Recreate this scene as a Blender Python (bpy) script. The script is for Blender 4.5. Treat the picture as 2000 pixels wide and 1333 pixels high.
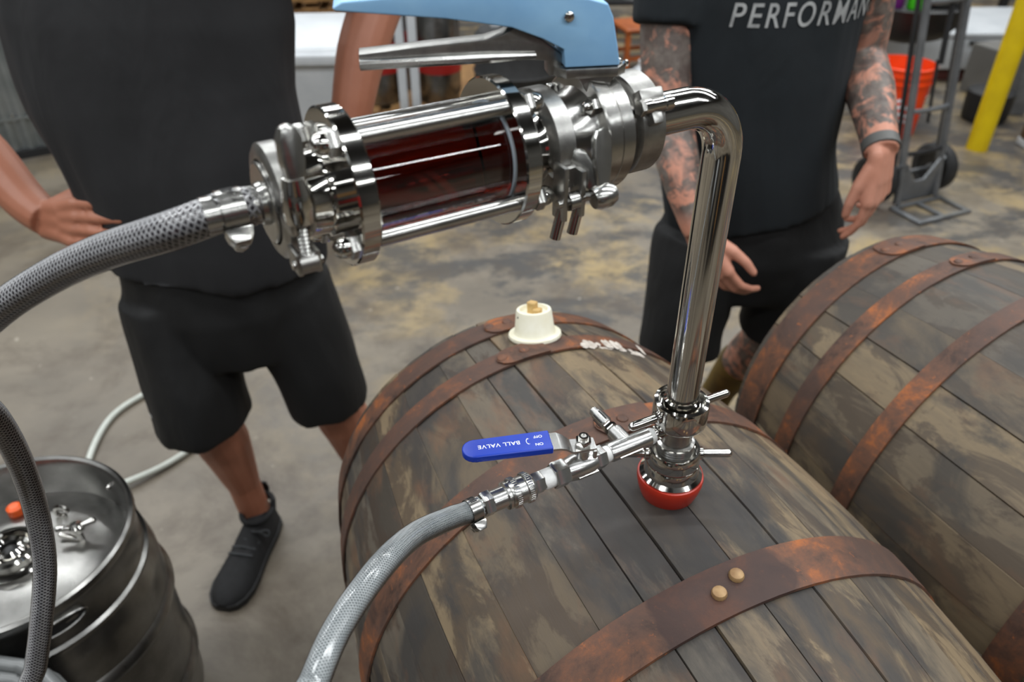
import bpy, bmesh, math, random
from mathutils import Vector, Matrix, noise
from mathutils.bvhtree import BVHTree
for o in list(bpy.data.objects): bpy.data.objects.remove(o)
sc = bpy.context.scene; COL = sc.collection
rad = math.radians; PI = math.pi; cos = math.cos; sin = math.sin
random.seed(7)

# ------------------------------------------------------------------ camera
cd = bpy.data.cameras.new('camera'); cam = bpy.data.objects.new('camera', cd); COL.objects.link(cam)
cam.location = (0, 0, 1.58); cam.rotation_euler = (PI / 2 - 0.61475, 0, 0)
cd.sensor_width = 36; cd.lens = 1547.4 / 2000 * 36; cd.clip_start = 0.02; cd.clip_end = 60
cd.dof.use_dof = True; cd.dof.focus_distance = 0.66; cd.dof.aperture_fstop = 6.3
sc.camera = cam
sc.view_settings.view_transform = 'Standard'; sc.view_settings.look = 'None'
sc.view_settings.gamma = 1; sc.view_settings.use_curve_mapping = False
sc.view_settings.exposure = 0.28
sc.cycles.max_bounces = 7; sc.cycles.diffuse_bounces = 3; sc.cycles.glossy_bounces = 5; sc.cycles.transmission_bounces = 7; sc.cycles.transparent_max_bounces = 8
sc.cycles.caustics_reflective = False; sc.cycles.caustics_refractive = False; sc.cycles.sample_clamp_indirect = 6.0; sc.cycles.adaptive_threshold = 0.025
# ------------------------------------------------------------------ world and lights
w = bpy.data.worlds.new('world'); sc.world = w; w.use_nodes = True
w.node_tree.nodes['Background'].inputs[0].default_value = (0.86, 0.93, 1.0, 1)
w.node_tree.nodes['Background'].inputs[1].default_value = 0.28
LAMPS = []           # ceiling strip lamps; each gets a fixture further down
for (x, y, sx, sy, p) in [(s_ * 2.75, y_, 4.6, 0.2, p_) for (y_, p_) in ((-3.6, 55), (-1.3, 60), (0.75, 70), (2.9, 80), (5.4, 90), (8.2, 90)) for s_ in (-1, 1)]:
    ld = bpy.data.lights.new('strip_light', 'AREA'); ld.shape = 'RECTANGLE'; ld.size = sx; ld.size_y = sy
    ld.energy = p; ld.color = (0.96, 0.99, 1.0)
    lo = bpy.data.objects.new('strip_light', ld); COL.objects.link(lo); lo.location = (x, y, 3.9)
    LAMPS.append((x, y, sx, sy))

# ------------------------------------------------------------------ colour and materials
def lin(c):
    c = c / 255.0
    return c / 12.92 if c <= 0.04045 else ((c + 0.055) / 1.055) ** 2.4
def C(r, g, b): return (lin(r), lin(g), lin(b), 1)
class NT:
    def __init__(s, name):
        s.m = bpy.data.materials.new(name); s.m.use_nodes = True; s.t = s.m.node_tree; s.n = s.t.nodes; s.l = s.t.links
        s.b = s.n['Principled BSDF']
    def node(s, typ, **kw):
        nd = s.n.new(typ)
        for k, v in kw.items():
            if k.startswith('i_'): nd.inputs[k[2:].replace('_', ' ')].default_value = v
            elif k.startswith('n_'): nd.inputs[int(k[2:])].default_value = v
            else: setattr(nd, k, v)
        return nd
    def link(s, a, b): s.l.new(a, b)
    def coord(s, scale=(1, 1, 1), obj=None, rnd=0.0, kind='Object'):
        tc = s.node('ShaderNodeTexCoord')
        if obj: tc.object = obj
        mp = s.node('ShaderNodeMapping'); mp.inputs['Scale'].default_value = scale
        s.link(tc.outputs[kind], mp.inputs['Vector'])
        if rnd:
            oi = s.node('ShaderNodeObjectInfo'); mu = s.node('ShaderNodeMath', operation='MULTIPLY'); mu.inputs[1].default_value = rnd
            s.link(oi.outputs['Random'], mu.inputs[0]); s.link(mu.outputs[0], mp.inputs['Location'])
        return mp.outputs[0]
    def noise(s, vec, scale=5, detail=4, rough=0.6, dist=0.0):
        nd = s.node('ShaderNodeTexNoise'); nd.inputs['Scale'].default_value = scale; nd.inputs['Detail'].default_value = detail
        nd.inputs['Roughness'].default_value = rough; nd.inputs['Distortion'].default_value = dist
        s.link(vec, nd.inputs['Vector']); return nd.outputs['Fac']
    def ramp(s, fac, stops):
        r = s.node('ShaderNodeValToRGB'); el = r.color_ramp.elements
        while len(el) < len(stops): el.new(0.5)
        for e, (p, c) in zip(el, stops): e.position = p; e.color = c
        s.link(fac, r.inputs[0]); return r.outputs[0]
    def mix(s, fac, a, b, mode='MIX'):
        m = s.node('ShaderNodeMix', data_type='RGBA', blend_type=mode)
        for sock, v in ((m.inputs[0], fac), (m.inputs[6], a), (m.inputs[7], b)):
            if hasattr(v, 'links'): s.link(v, sock)
            else: sock.default_value = v
        return m.outputs[2]
    def math(s, op, a, b=None, clamp=False):
        m = s.node('ShaderNodeMath', operation=op); m.use_clamp = clamp
        for i, v in enumerate((a, b)):
            if v is None: continue
            if hasattr(v, 'links'): s.link(v, m.inputs[i])
            else: m.inputs[i].default_value = v
        return m.outputs[0]
    def bump(s, h, strength=0.3, dist=0.002):
        b = s.node('ShaderNodeBump'); b.inputs['Strength'].default_value = strength; b.inputs['Distance'].default_value = dist
        s.link(h, b.inputs['Height']); s.link(b.outputs[0], s.b.inputs['Normal'])
    def base(s, v):
        if hasattr(v, 'links'): s.link(v, s.b.inputs['Base Color'])
        else: s.b.inputs['Base Color'].default_value = v
    def set(s, **kw):
        for k, v in kw.items():
            sk = s.b.inputs[k.replace('_', ' ')]
            if hasattr(v, 'links'): s.link(v, sk)
            else: sk.default_value = v
BW = ((0.3, (0, 0, 0, 1)), (0.7, (1, 1, 1, 1)))
def plain(name, c1, c2=None, rough=0.5, metal=0.0, scale=8, bump=0.0, bscale=60, rvar=0.0, **kw):
    """flat colour with a soft mottling, optional fine relief"""
    t = NT(name); v = t.coord()
    if c2: t.base(t.ramp(t.noise(v, scale, 5), ((0.35, c1), (0.65, c2))))
    else: t.base(c1)
    t.set(Roughness=rough, Metallic=metal)
    if rvar:
        n = t.noise(v, scale * 3, 4); t.set(Roughness=t.math('ADD', t.math('MULTIPLY', n, rvar), rough - rvar * 0.5))
    if bump: t.bump(t.noise(v, bscale, 4), bump, 0.001)
    if kw: t.set(**kw)
    return t.m
M = {}
M['chrome'] = plain('polished_steel', C(205, 203, 198), C(196, 194, 190), 0.09, 1.0, 20, rvar=0.06)
M['steel'] = plain('brushed_steel', C(190, 189, 186), C(168, 167, 164), 0.24, 1.0, 40, rvar=0.10, bump=0.05, bscale=300)
M['satin'] = plain('satin_nickel', C(214, 214, 212), C(196, 196, 194), 0.26, 1.0, 60, rvar=0.06)
M['cast'] = plain('cast_steel', C(176, 175, 172), C(150, 149, 146), 0.34, 1.0, 90, rvar=0.1, bump=0.05, bscale=500)
M['kegsteel'] = plain('keg_steel', C(150, 149, 146), C(118, 117, 115), 0.3, 1.0, 12, rvar=0.14, bump=0.04, bscale=120)
M['blue_paint'] = plain('worn_light_blue_paint', C(132, 184, 232), C(156, 204, 242), 0.4, 0, 14, bump=0.08, bscale=150)
M['blue_vinyl'] = plain('royal_blue_vinyl', C(8, 48, 158), C(12, 56, 170), 0.36, 0, 30)
M['white_print'] = plain('white_print', C(235, 238, 245), None, 0.5)
M['white_tape'] = plain('white_thread_tape', C(238, 238, 236), C(220, 220, 218), 0.55, 0, 120, bump=0.3, bscale=400)
M['red_rubber'] = plain('red_silicone', C(186, 50, 30), C(170, 42, 26), 0.33, 0, 25)
M['white_rubber'] = plain('cream_silicone', C(243, 240, 222), C(230, 224, 198), 0.45, 0, 20)
M['tan_wood'] = plain('pale_wood', C(205, 172, 112), C(184, 148, 92), 0.6, 0, 60)
M['gasket'] = plain('white_gasket', C(190, 200, 210), None, 0.4)
M['black_rubber'] = plain('black_rubber', C(24, 24, 25), C(34, 34, 35), 0.6, 0, 30)
M['dark_gap'] = plain('dark_core', C(20, 20, 21), None, 0.5)
M['white_plastic'] = plain('white_plastic', C(198, 201, 204), C(184, 188, 192), 0.4, 0, 6)
M['tubing'] = plain('grey_tubing', C(104, 106, 106), C(88, 90, 90), 0.3, 0, 20)
M['grey_plastic'] = plain('grey_plastic', C(132, 134, 136), C(116, 118, 120), 0.5, 0, 6)
M['orange_plastic'] = plain('orange_plastic', C(238, 70, 18), C(226, 62, 14), 0.38, 0, 8)
M['orange_cap'] = plain('orange_cap', C(232, 92, 30), None, 0.4)
M['yellow_paint'] = plain('yellow_paint', C(212, 184, 8), C(196, 168, 10), 0.42, 0, 8)
M['grey_paint'] = plain('grey_metal_paint', C(128, 130, 133), C(108, 110, 113), 0.38, 0.6, 10)
M['black_paint'] = plain('black_paint', C(22, 22, 24), C(34, 34, 36), 0.45, 0, 10)
M['dark_steel'] = plain('dark_steel', C(58, 58, 60), C(46, 46, 48), 0.45, 0.7, 14)
M['red_band'] = plain('red_band', C(158, 28, 22), C(140, 24, 20), 0.5, 0, 8)
M['green_plastic'] = plain('green_plastic', C(70, 190, 30), None, 0.4)
M['purple_plastic'] = plain('purple_plastic', C(92, 20, 100), None, 0.4)
M['maroon'] = plain('dark_red_paint', C(78, 34, 30), C(66, 30, 26), 0.6, 0, 8)
M['pallet'] = plain('pallet_wood', C(150, 112, 66), C(120, 88, 52), 0.75, 0, 18, bump=0.3)
M['chair_wood'] = plain('orange_stained_wood', C(176, 94, 40), C(150, 76, 32), 0.45, 0, 14)
M['brown_wood'] = plain('dark_brown_wood', C(88, 66, 44), C(68, 50, 34), 0.7, 0, 14)
M['tag'] = plain('pale_hose', C(196, 200, 192), C(182, 186, 178), 0.35, 0, 20)
M['wristband'] = plain('grey_band', C(96, 96, 94), None, 0.5)
M['olive'] = plain('olive_yellow_fabric', C(116, 94, 34), C(90, 74, 30), 0.8, 0, 30, bump=0.2)
M['silver_print'] = plain('silver_grey_print', C(176, 178, 178), C(140, 142, 142), 0.6, 0, 40)
M['red_print'] = plain('red_print', C(196, 62, 62), None, 0.6)
M['wall'] = plain('painted_wall', C(112, 110, 106), C(96, 94, 90), 0.7, 0, 1.2)
M['ceiling'] = plain('dark_ceiling', C(40, 40, 41), C(32, 32, 33), 0.85, 0, 1.0)
M['rack'] = M['dark_steel']

def glass_mat(name, col, rough=0.0, ior=1.45):
    t = NT(name); t.base(col); t.set(Roughness=rough, IOR=ior, Transmission_Weight=1.0); return t.m
M['glass'] = glass_mat('clear_glass', (1, 1, 1, 1))
M['liquid'] = glass_mat('dark_red_brown_liquid', C(88, 18, 9), 0.0, 1.34)
def sheath_mat():
    t = NT('clear_vinyl_sheath'); out = t.n['Material Output']
    tr = t.node('ShaderNodeBsdfTransparent'); gl = t.node('ShaderNodeBsdfGlossy'); gl.inputs['Roughness'].default_value = 0.12
    fr = t.node('ShaderNodeFresnel'); fr.inputs[0].default_value = 1.5; mx = t.node('ShaderNodeMixShader')
    t.link(fr.outputs[0], mx.inputs[0]); t.link(tr.outputs[0], mx.inputs[1]); t.link(gl.outputs[0], mx.inputs[2]); t.link(mx.outputs[0], out.inputs[0])
    return t.m
M['sheath'] = sheath_mat()
M['strand'] = plain('white_braid', C(240, 240, 243), C(222, 222, 226), 0.25, 0.0, 60)
M['strand_pale'] = plain('pale_braid', C(214, 219, 221), C(196, 202, 205), 0.4, 0.0, 60)
M['core_dark'] = plain('smoky_hose_wall', C(78, 73, 80), C(62, 57, 64), 0.25, 0, 30)
M['core_pale'] = plain('milky_hose_wall', C(128, 138, 140), C(112, 122, 124), 0.3, 0, 30)

def floor_mat():
    t = NT('stained_concrete'); v = t.coord()
    base = t.ramp(t.noise(v, 0.9, 6, 0.65, 0.3), ((0.3, C(88, 81, 72)), (0.5, C(116, 107, 94)), (0.7, C(132, 123, 108))))
    # worn coating: yellow-tan islands and charcoal patches, mostly further back in the hall
    sx = t.node('ShaderNodeSeparateXYZ'); tc = t.node('ShaderNodeTexCoord'); t.link(tc.outputs['Object'], sx.inputs[0])
    tan = t.ramp(t.noise(v, 2.1, 6, 0.70, 0.4), ((0.46, (0, 0, 0, 1)), (0.60, (1, 1, 1, 1))))
    dark = t.ramp(t.noise(t.coord((1.3, 2.0, 1)), 1.7, 7, 0.76, 0.3), ((0.47, (0, 0, 0, 1)), (0.56, (1, 1, 1, 1))))
    far = t.math('ADD', t.math('MULTIPLY', sx.outputs[1], 0.55), t.math('ADD', t.math('MULTIPLY', sx.outputs[0], 0.5), -0.42), True)
    c = t.mix(t.math('MULTIPLY', tan, t.math('MULTIPLY', far, 0.85)), base, C(158, 136, 92))
    c = t.mix(t.math('MULTIPLY', dark, t.math('MULTIPLY', far, 0.92)), c, C(62, 61, 61))
    blot = t.ramp(t.noise(t.coord((1, 1, 1), None), 2.3, 6, 0.74, 0.3), ((0.48, (0, 0, 0, 1)), (0.66, (1, 1, 1, 1))))
    c = t.mix(t.math('MULTIPLY', blot, 0.85), c, C(78, 67, 55))
    spk = t.ramp(t.noise(v, 26, 4, 0.5), ((0.70, (0, 0, 0, 1)), (0.76, (1, 1, 1, 1))))
    c = t.mix(t.math('MULTIPLY', spk, 0.5), c, C(186, 178, 164))
    t.base(c); t.set(Roughness=t.math('ADD', t.math('MULTIPLY', t.noise(v, 3, 6), 0.35), 0.28))
    t.bump(t.noise(v, 30, 6), 0.15, 0.002)
    return t.m
M['floor'] = floor_mat()

def stave_mat(name, emp, dull=0.0):
    t = NT(name)
    v = t.coord((2.2, 26, 26), emp, 17.0); oi = t.node('ShaderNodeObjectInfo'); rnd = oi.outputs['Random']
    grain = t.noise(v, 3.0, 6, 0.7, 0.5)
    vb = t.coord((1.6, 3.2, 3.2), emp); big = t.noise(vb, 3.2, 7, 0.62, 0.5)
    vs = t.coord((3.0, 7, 7), emp, 9.0); blot = t.noise(vs, 2.2, 7, 0.65, 0.6)
    tone = t.ramp(rnd, ((0.0, C(62, 55, 47)), (0.25, C(134, 114, 86)), (0.5, C(90, 83, 74)), (0.75, C(156, 134, 100)), (1.0, C(78, 68, 57))))
    c = t.mix(t.ramp(grain, ((0.35, (0, 0, 0, 1)), (0.68, (1, 1, 1, 1)))), t.mix(0.32, tone, C(58, 52, 46)), tone)
    c = t.mix(t.math('MULTIPLY', t.ramp(blot, ((0.49, (0, 0, 0, 1)), (0.55, (1, 1, 1, 1)))), 0.72), c, C(60, 47, 37))
    c = t.mix(t.math('MULTIPLY', t.ramp(big, ((0.47, (0, 0, 0, 1)), (0.58, (1, 1, 1, 1)))), 0.80), c, C(50, 48, 47))
    brn = t.noise(t.coord((5, 9, 9), emp, 4.0), 2.0, 6, 0.6, 0.4)
    c = t.mix(t.math('MULTIPLY', t.ramp(brn, ((0.55, (0, 0, 0, 1)), (0.7, (1, 1, 1, 1)))), 0.5), c, C(112, 78, 54))
    # wet black seep round the bung hole (local x along the barrel)
    tc = t.node('ShaderNodeTexCoord'); tc.object = emp
    mp = t.node('ShaderNodeMapping'); mp.inputs['Location'].default_value = (0.02 * 3.4, -0.01 * 6.2, 0); mp.inputs['Scale'].default_value = (3.4, 6.2, 0)
    t.link(tc.outputs['Object'], mp.inputs[0])
    ln = t.node('ShaderNodeVectorMath', operation='LENGTH'); t.link(mp.outputs[0], ln.inputs[0])
    seep = t.math('ADD', ln.outputs['Value'], t.math('MULTIPLY', t.math('SUBTRACT', t.noise(t.coord((2.2, 9, 9), emp, 2.0), 3, 7, 0.65), 0.5), 2.2))
    c = t.mix(t.math('MULTIPLY', t.ramp(seep, ((0.42, (1, 1, 1, 1)), (0.78, (0, 0, 0, 1)))), 0.0 if dull else 0.88), c, C(42, 39, 38))
    if dull: c = t.mix(dull, c, C(74, 68, 60))
    t.base(c); t.set(Roughness=t.math('ADD', t.math('MULTIPLY', grain, 0.25), 0.5))
    t.bump(grain, 0.35, 0.0012)
    return t.m
def rust_mat(name, emp, wet=None):
    t = NT(name); v = t.coord((1, 1, 1), emp, 3.0)
    a = t.noise(v, 14, 6, 0.7, 0.4); b = t.noise(v, 5, 5, 0.6, 0.3); g = t.noise(v, 90, 5, 0.7)
    c = t.ramp(a, ((0.36, C(60, 43, 36)), (0.46, C(92, 64, 50)), (0.54, C(112, 73, 52)), (0.64, C(160, 92, 46))))
    c = t.mix(t.math('MULTIPLY', t.ramp(b, ((0.46, (0, 0, 0, 1)), (0.56, (1, 1, 1, 1)))), 0.75), c, C(78, 60, 53))
    c = t.mix(t.ramp(g, ((0.62, (0, 0, 0, 1)), (0.72, (1, 1, 1, 1)))), c, C(150, 88, 50))
    if wet:
        tc = t.node('ShaderNodeTexCoord'); tc.object = emp
        mp = t.node('ShaderNodeMapping'); mp.inputs['Location'].default_value = tuple(-p * s for p, s in zip(wet, (14, 11, 0))); mp.inputs['Scale'].default_value = (14, 11, 0)
        t.link(tc.outputs['Object'], mp.inputs[0])
        ln = t.node('ShaderNodeVectorMath', operation='LENGTH'); t.link(mp.outputs[0], ln.inputs[0])
        d = t.math('ADD', ln.outputs['Value'], t.math('MULTIPLY', t.noise(v, 12, 3), 0.9))
        wm = t.ramp(t.math('MULTIPLY', d, 0.5), ((0.60, (1, 1, 1, 1)), (0.63, (0, 0, 0, 1))))
        c = t.mix(t.math('MULTIPLY', wm, 0.85), c, C(60, 42, 38))
    t.base(c); t.set(Roughness=0.62, Metallic=0.15); t.bump(t.math('ADD', a, g), 0.35, 0.001)
    return t.m
def cloth(name, c1, c2, rough=0.9):
    t = NT(name); v = t.coord(); n = t.noise(v, 5, 5)
    t.base(t.ramp(n, ((0.35, c1), (0.65, c2)))); t.set(Roughness=rough)
    h = t.math('ADD', t.noise(t.coord((1, 1, 0.35)), 9, 3, 0.5, 0.5), t.math('MULTIPLY', t.noise(v, 500, 2), 0.03)); t.bump(h, 0.5, 0.02); return t.m
M['tee_charcoal'] = cloth('charcoal_tee', C(30, 30, 32), C(35, 35, 37))
M['tee_navy'] = cloth('dark_navy_tee', C(16, 22, 26), C(21, 28, 33))
M['shorts_black'] = cloth('black_sport_shorts', C(10, 10, 11), C(14, 14, 15), 0.75)
M['shorts_black_two'] = cloth('black_cargo_shorts', C(9, 9, 10), C(13, 13, 14), 0.85)
M['shoe'] = plain('black_knit_shoe', C(16, 16, 17), C(26, 26, 28), 0.8, 0, 60, bump=0.4, bscale=900)
M['lace'] = plain('grey_lace', C(60, 62, 64), None, 0.8)
def skin_mat(name, c1, c2, ink=False):
    t = NT(name); v = t.coord(); c = t.ramp(t.noise(v, 7, 6), ((0.35, c1), (0.65, c2)))
    if ink:
        at = t.node('ShaderNodeAttribute', attribute_name='ink')
        m1 = t.ramp(t.noise(v, 24, 6, 0.65, 1.2), ((0.37, (0, 0, 0, 1)), (0.49, (1, 1, 1, 1))))
        m2 = t.ramp(t.noise(v, 11, 5, 0.6, 0.8), ((0.31, (0, 0, 0, 1)), (0.46, (1, 1, 1, 1))))
        mk = t.math('MULTIPLY', t.math('MULTIPLY', m1, m2), at.outputs['Fac'])
        ic = t.ramp(t.noise(v, 40, 5, 0.6), ((0.35, C(54, 60, 60)), (0.6, C(96, 98, 94)), (0.75, C(128, 122, 112))))
        c = t.mix(t.math('MULTIPLY', mk, 0.9), c, ic)
    t.base(c); t.set(Roughness=0.5)
    t.bump(t.noise(v, 260, 3), 0.12, 0.001)
    return t.m
M['skin_left'] = skin_mat('tanned_skin', C(156, 98, 74), C(170, 112, 88))
M['skin_right'] = skin_mat('light_skin_tattooed', C(196, 134, 110), C(208, 148, 126), True)
M['hair'] = plain('dark_hair', C(38, 28, 22), C(50, 38, 30), 0.6, 0, 60)

# ------------------------------------------------------------------ mesh helpers
def AX(o, d, up=(0, 0, 1)):
    """matrix: local z along d, origin o"""
    z = Vector(d).normalized(); u = Vector(up)
    if abs(z.dot(u.normalized())) > 0.98: u = Vector((1, 0, 0))
    x = u.cross(z).normalized(); y = z.cross(x)
    return Matrix(((x.x, y.x, z.x, o[0]), (x.y, y.y, z.y, o[1]), (x.z, y.z, z.z, o[2]), (0, 0, 0, 1)))
def T(x, y, z): return Matrix.Translation((x, y, z))
class MB:
    def __init__(s): s.v = []; s.f = []
    def add(s, vs, fs, m=None):
        k = len(s.v)
        s.v += [tuple(m @ Vector(p)) if m is not None else tuple(p) for p in vs]
        s.f += [tuple(i + k for i in f) for f in fs]; return s
    def lathe(s, prof, n=32, m=None, a0=0.0, a1=None, caps=True):
        full = a1 is None; a1 = 2 * PI if full else a1
        vs = []; fs = []; cnt = n if full else n + 1
        for r, h in prof:
            for i in range(cnt):
                a = a0 + (a1 - a0) * i / n; vs.append((r * cos(a), r * sin(a), h))
        P = len(prof)
        for j in range(P - 1):
            for i in range(n):
                i2 = (i + 1) % cnt if full else i + 1
                fs.append((j * cnt + i, j * cnt + i2, (j + 1) * cnt + i2, (j + 1) * cnt + i))
        if caps and full:
            if prof[0][0] > 1e-6: fs.append(tuple(reversed(range(cnt))))
            if prof[-1][0] > 1e-6: fs.append(tuple(range((P - 1) * cnt, P * cnt)))
        return s.add(vs, fs, m)
    def ring(s, prof, n=48, m=None, a0=0.0, a1=None):
        """closed profile revolved (a torus-like band); open arcs get end caps"""
        full = a1 is None; a1 = 2 * PI if full else a1
        vs = []; fs = []; cnt = n if full else n + 1; P = len(prof)
        for i in range(cnt):
            a = a0 + (a1 - a0) * i / n
            for r, h in prof: vs.append((r * cos(a), r * sin(a), h))
        for i in range(n):
            i2 = (i + 1) % cnt if full else i + 1
            for j in range(P):
                j2 = (j + 1) % P; fs.append((i * P + j, i2 * P + j, i2 * P + j2, i * P + j2))
        if not full: fs.append(tuple(range(P - 1, -1, -1))); fs.append(tuple((cnt - 1) * P + j for j in range(P)))
        return s.add(vs, fs, m)
    def tube(s, pts, r, n=10, cap=True, m=None, ref=None, rnd=False):
        pts = [Vector(p) for p in pts]; N = len(pts)
        rs = r if isinstance(r, (list, tuple)) else [r] * N
        tg = [(pts[min(i + 1, N - 1)] - pts[max(i - 1, 0)]).normalized() for i in range(N)]
        u = Vector(ref) if ref else (Vector((0, 0, 1)) if abs(tg[0].z) < 0.9 else Vector((1, 0, 0)))
        vs = []; fs = []
        for i in range(N):
            if ref: u = Vector(ref)
            u = (u - tg[i] * u.dot(tg[i])).normalized(); w_ = tg[i].cross(u)
            ra, rb = rs[i] if isinstance(rs[i], (list, tuple)) else (rs[i], rs[i])
            for k in range(n):
                a = 2 * PI * k / n; vs.append(pts[i] + u * (ra * cos(a)) + w_ * (rb * sin(a)))
        for i in range(N - 1):
            for k in range(n):
                k2 = (k + 1) % n; fs.append((i * n + k, i * n + k2, (i + 1) * n + k2, (i + 1) * n + k))
        if cap: fs.append(tuple(reversed(range(n)))); fs.append(tuple(range((N - 1) * n, N * n)))
        return s.add(vs, fs, m)
    def capsule(s, a, b, ra, rb=None, n=12, m=None):
        """tapered limb piece with round ends"""
        rb = ra if rb is None else rb; a = Vector(a); b = Vector(b); d = (b - a); L = d.length
        prof = [(ra * sin(t), -ra * cos(t)) for t in (0.001, 0.5, 1.0)] + [(ra, 0), (rb, L)] + [(rb * sin(t), L + rb * cos(t)) for t in (1.0, 0.5, 0.001)]
        mm = AX(a, d); return s.lathe(prof, n, (m @ mm) if m is not None else mm)
    def box(s, c, size, m=None, bev=0.0, seg=1, rz=0.0):
        b = bmesh.new(); bmesh.ops.create_cube(b, size=1.0)
        for v in b.verts: v.co = Vector((v.co.x * size[0], v.co.y * size[1], v.co.z * size[2]))
        if bev: bmesh.ops.bevel(b, geom=b.edges[:], offset=bev, segments=seg, affect='EDGES', profile=0.6)
        mm = T(*c) @ Matrix.Rotation(rz, 4, 'Z'); mm = m @ mm if m is not None else mm
        return s.frombm(b, mm)
    def frombm(s, b, m=None):
        b.verts.index_update(); s.add([v.co for v in b.verts], [[v.index for v in f.verts] for f in b.faces], m); b.free(); return s
    def prism(s, poly, h0, h1, m=None, bev=0.0, seg=2):
        b = bmesh.new(); lo = [b.verts.new((x, y, h0)) for x, y in poly]; hi = [b.verts.new((x, y, h1)) for x, y in poly]
        b.faces.new(list(reversed(lo))); b.faces.new(hi); k = len(poly)
        for i in range(k): b.faces.new((lo[i], lo[(i + 1) % k], hi[(i + 1) % k], hi[i]))
        bmesh.ops.recalc_face_normals(b, faces=b.faces[:])
        if bev: bmesh.ops.bevel(b, geom=b.edges[:], offset=bev, segments=seg, affect='EDGES', profile=0.6, clamp_overlap=True)
        return s.frombm(b, m)
    def ball(s, c, r, n=16, m=None):
        rx, ry, rz = r if isinstance(r, (tuple, list)) else (r, r, r); k = n // 2
        vs = []; fs = []
        for j in range(1, k):
            t = PI * j / k
            for i in range(n): a = 2 * PI * i / n; vs.append((c[0] + rx * sin(t) * cos(a), c[1] + ry * sin(t) * sin(a), c[2] + rz * cos(t)))
        for j in range(k - 2):
            for i in range(n): i2 = (i + 1) % n; fs.append((j * n + i, (j + 1) * n + i, (j + 1) * n + i2, j * n + i2))
        top = len(vs); vs.append((c[0], c[1], c[2] + rz)); bot = len(vs); vs.append((c[0], c[1], c[2] - rz))
        for i in range(n): i2 = (i + 1) % n; fs.append((top, i, i2)); fs.append((bot, (k - 2) * n + i2, (k - 2) * n + i))
        return s.add(vs, fs, m)
    def hexa(s, r, h0, h1, m=None, n=6, ch=0.12):
        c = (h1 - h0) * ch; return s.lathe([(r * 0.93, h0), (r, h0 + c), (r, h1 - c), (r * 0.93, h1)], n, m)
    def mesh(s, name, mat, sharp=35):
        me = bpy.data.meshes.new(name); me.from_pydata(s.v, [], s.f); me.update()
        if mat is not None: me.materials.append(mat)
        if sharp is not None:
            for p in me.polygons: p.use_smooth = True
            me.set_sharp_from_angle(angle=rad(sharp))
        return me
    def build(s, name, mat, parent=None, sharp=35, **props):
        ob = bpy.data.objects.new(name, s.mesh(name, mat, sharp)); COL.objects.link(ob)
        if parent is not None: ob.parent = parent
        for k, v in props.items(): ob[k] = v
        return ob
def thing(name, label, cat, loc=(0, 0, 0), rz=0.0, group=None):
    o = bpy.data.objects.new(name, None); COL.objects.link(o); o.location = loc; o.rotation_euler = (0, 0, rz)
    o.empty_display_size = 0.05; o['label'] = label; o['category'] = cat
    if group: o['group'] = group
    return o
def tag(o, label, cat, group=None):
    o['label'] = label; o['category'] = cat
    if group: o['group'] = group
    return o
def struct(o): o['kind'] = 'structure'; return o
def copy_tree(o, parent=None):
    c = o.copy(); COL.objects.link(c); c.parent = parent
    for ch in list(o.children): copy_tree(ch, c)
    return c
def spline(P, n=12):
    """Catmull-Rom through the points"""
    P = [Vector(p) for p in P]; out = []
    for i in range(len(P) - 1):
        p0 = P[max(i - 1, 0)]; p1 = P[i]; p2 = P[i + 1]; p3 = P[min(i + 2, len(P) - 1)]
        for k in range(n):
            t = k / n; out.append(0.5 * ((2 * p1) + (p2 - p0) * t + (2 * p0 - 5 * p1 + 4 * p2 - p3) * t * t + (3 * p1 - p0 - 3 * p2 + p3) * t ** 3))
    out.append(P[-1]); return out
def resample(P, step):
    L = [0.0]
    for a, b in zip(P, P[1:]): L.append(L[-1] + (b - a).length)
    n = max(2, int(L[-1] / step)); out = []; j = 0
    for i in range(n + 1):
        d = L[-1] * i / n
        while j < len(L) - 2 and L[j + 1] < d: j += 1
        t = (d - L[j]) / max(L[j + 1] - L[j], 1e-9); out.append(P[j].lerp(P[j + 1], t))
    return out
def text_mb(body, size, m, shear=0.0, depth=0.0, sub=0, spacing=1.0, align='CENTER'):
    cu = bpy.data.curves.new('t', 'FONT'); cu.body = body; cu.size = size; cu.shear = shear; cu.align_x = align; cu.align_y = 'CENTER'
    cu.extrude = depth; cu.space_character = spacing; cu.offset = size * 0.008
    ob = bpy.data.objects.new('t', cu); COL.objects.link(ob); bpy.context.view_layer.update()
    me = bpy.data.meshes.new_from_object(ob.evaluated_get(bpy.context.evaluated_depsgraph_get()))
    b = bmesh.new(); b.from_mesh(me); bmesh.ops.triangulate(b, faces=b.faces[:])
    for _ in range(sub): bmesh.ops.subdivide_edges(b, edges=[e for e in b.edges if e.calc_length() > size * 0.12], cuts=1, use_grid_fill=True)
    bmesh.ops.triangulate(b, faces=b.faces[:])
    mb = MB().frombm(b, m); bpy.data.objects.remove(ob); bpy.data.curves.remove(cu); bpy.data.meshes.remove(me); return mb
def remesh(mb, voxel, smooth=2, fac=0.5):
    """fuse overlapping volumes into one continuous skin; returns a bmesh"""
    me = mb.mesh('tmp', None, None); ob = bpy.data.objects.new('tmp', me); COL.objects.link(ob)
    r = ob.modifiers.new('r', 'REMESH'); r.mode = 'VOXEL'; r.voxel_size = voxel
    if smooth: sm = ob.modifiers.new('s', 'SMOOTH'); sm.factor = fac; sm.iterations = smooth
    bpy.context.view_layer.update()
    m2 = bpy.data.meshes.new_from_object(ob.evaluated_get(bpy.context.evaluated_depsgraph_get()))
    b = bmesh.new(); b.from_mesh(m2); bpy.data.objects.remove(ob); bpy.data.meshes.remove(me); bpy.data.meshes.remove(m2); return b
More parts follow.
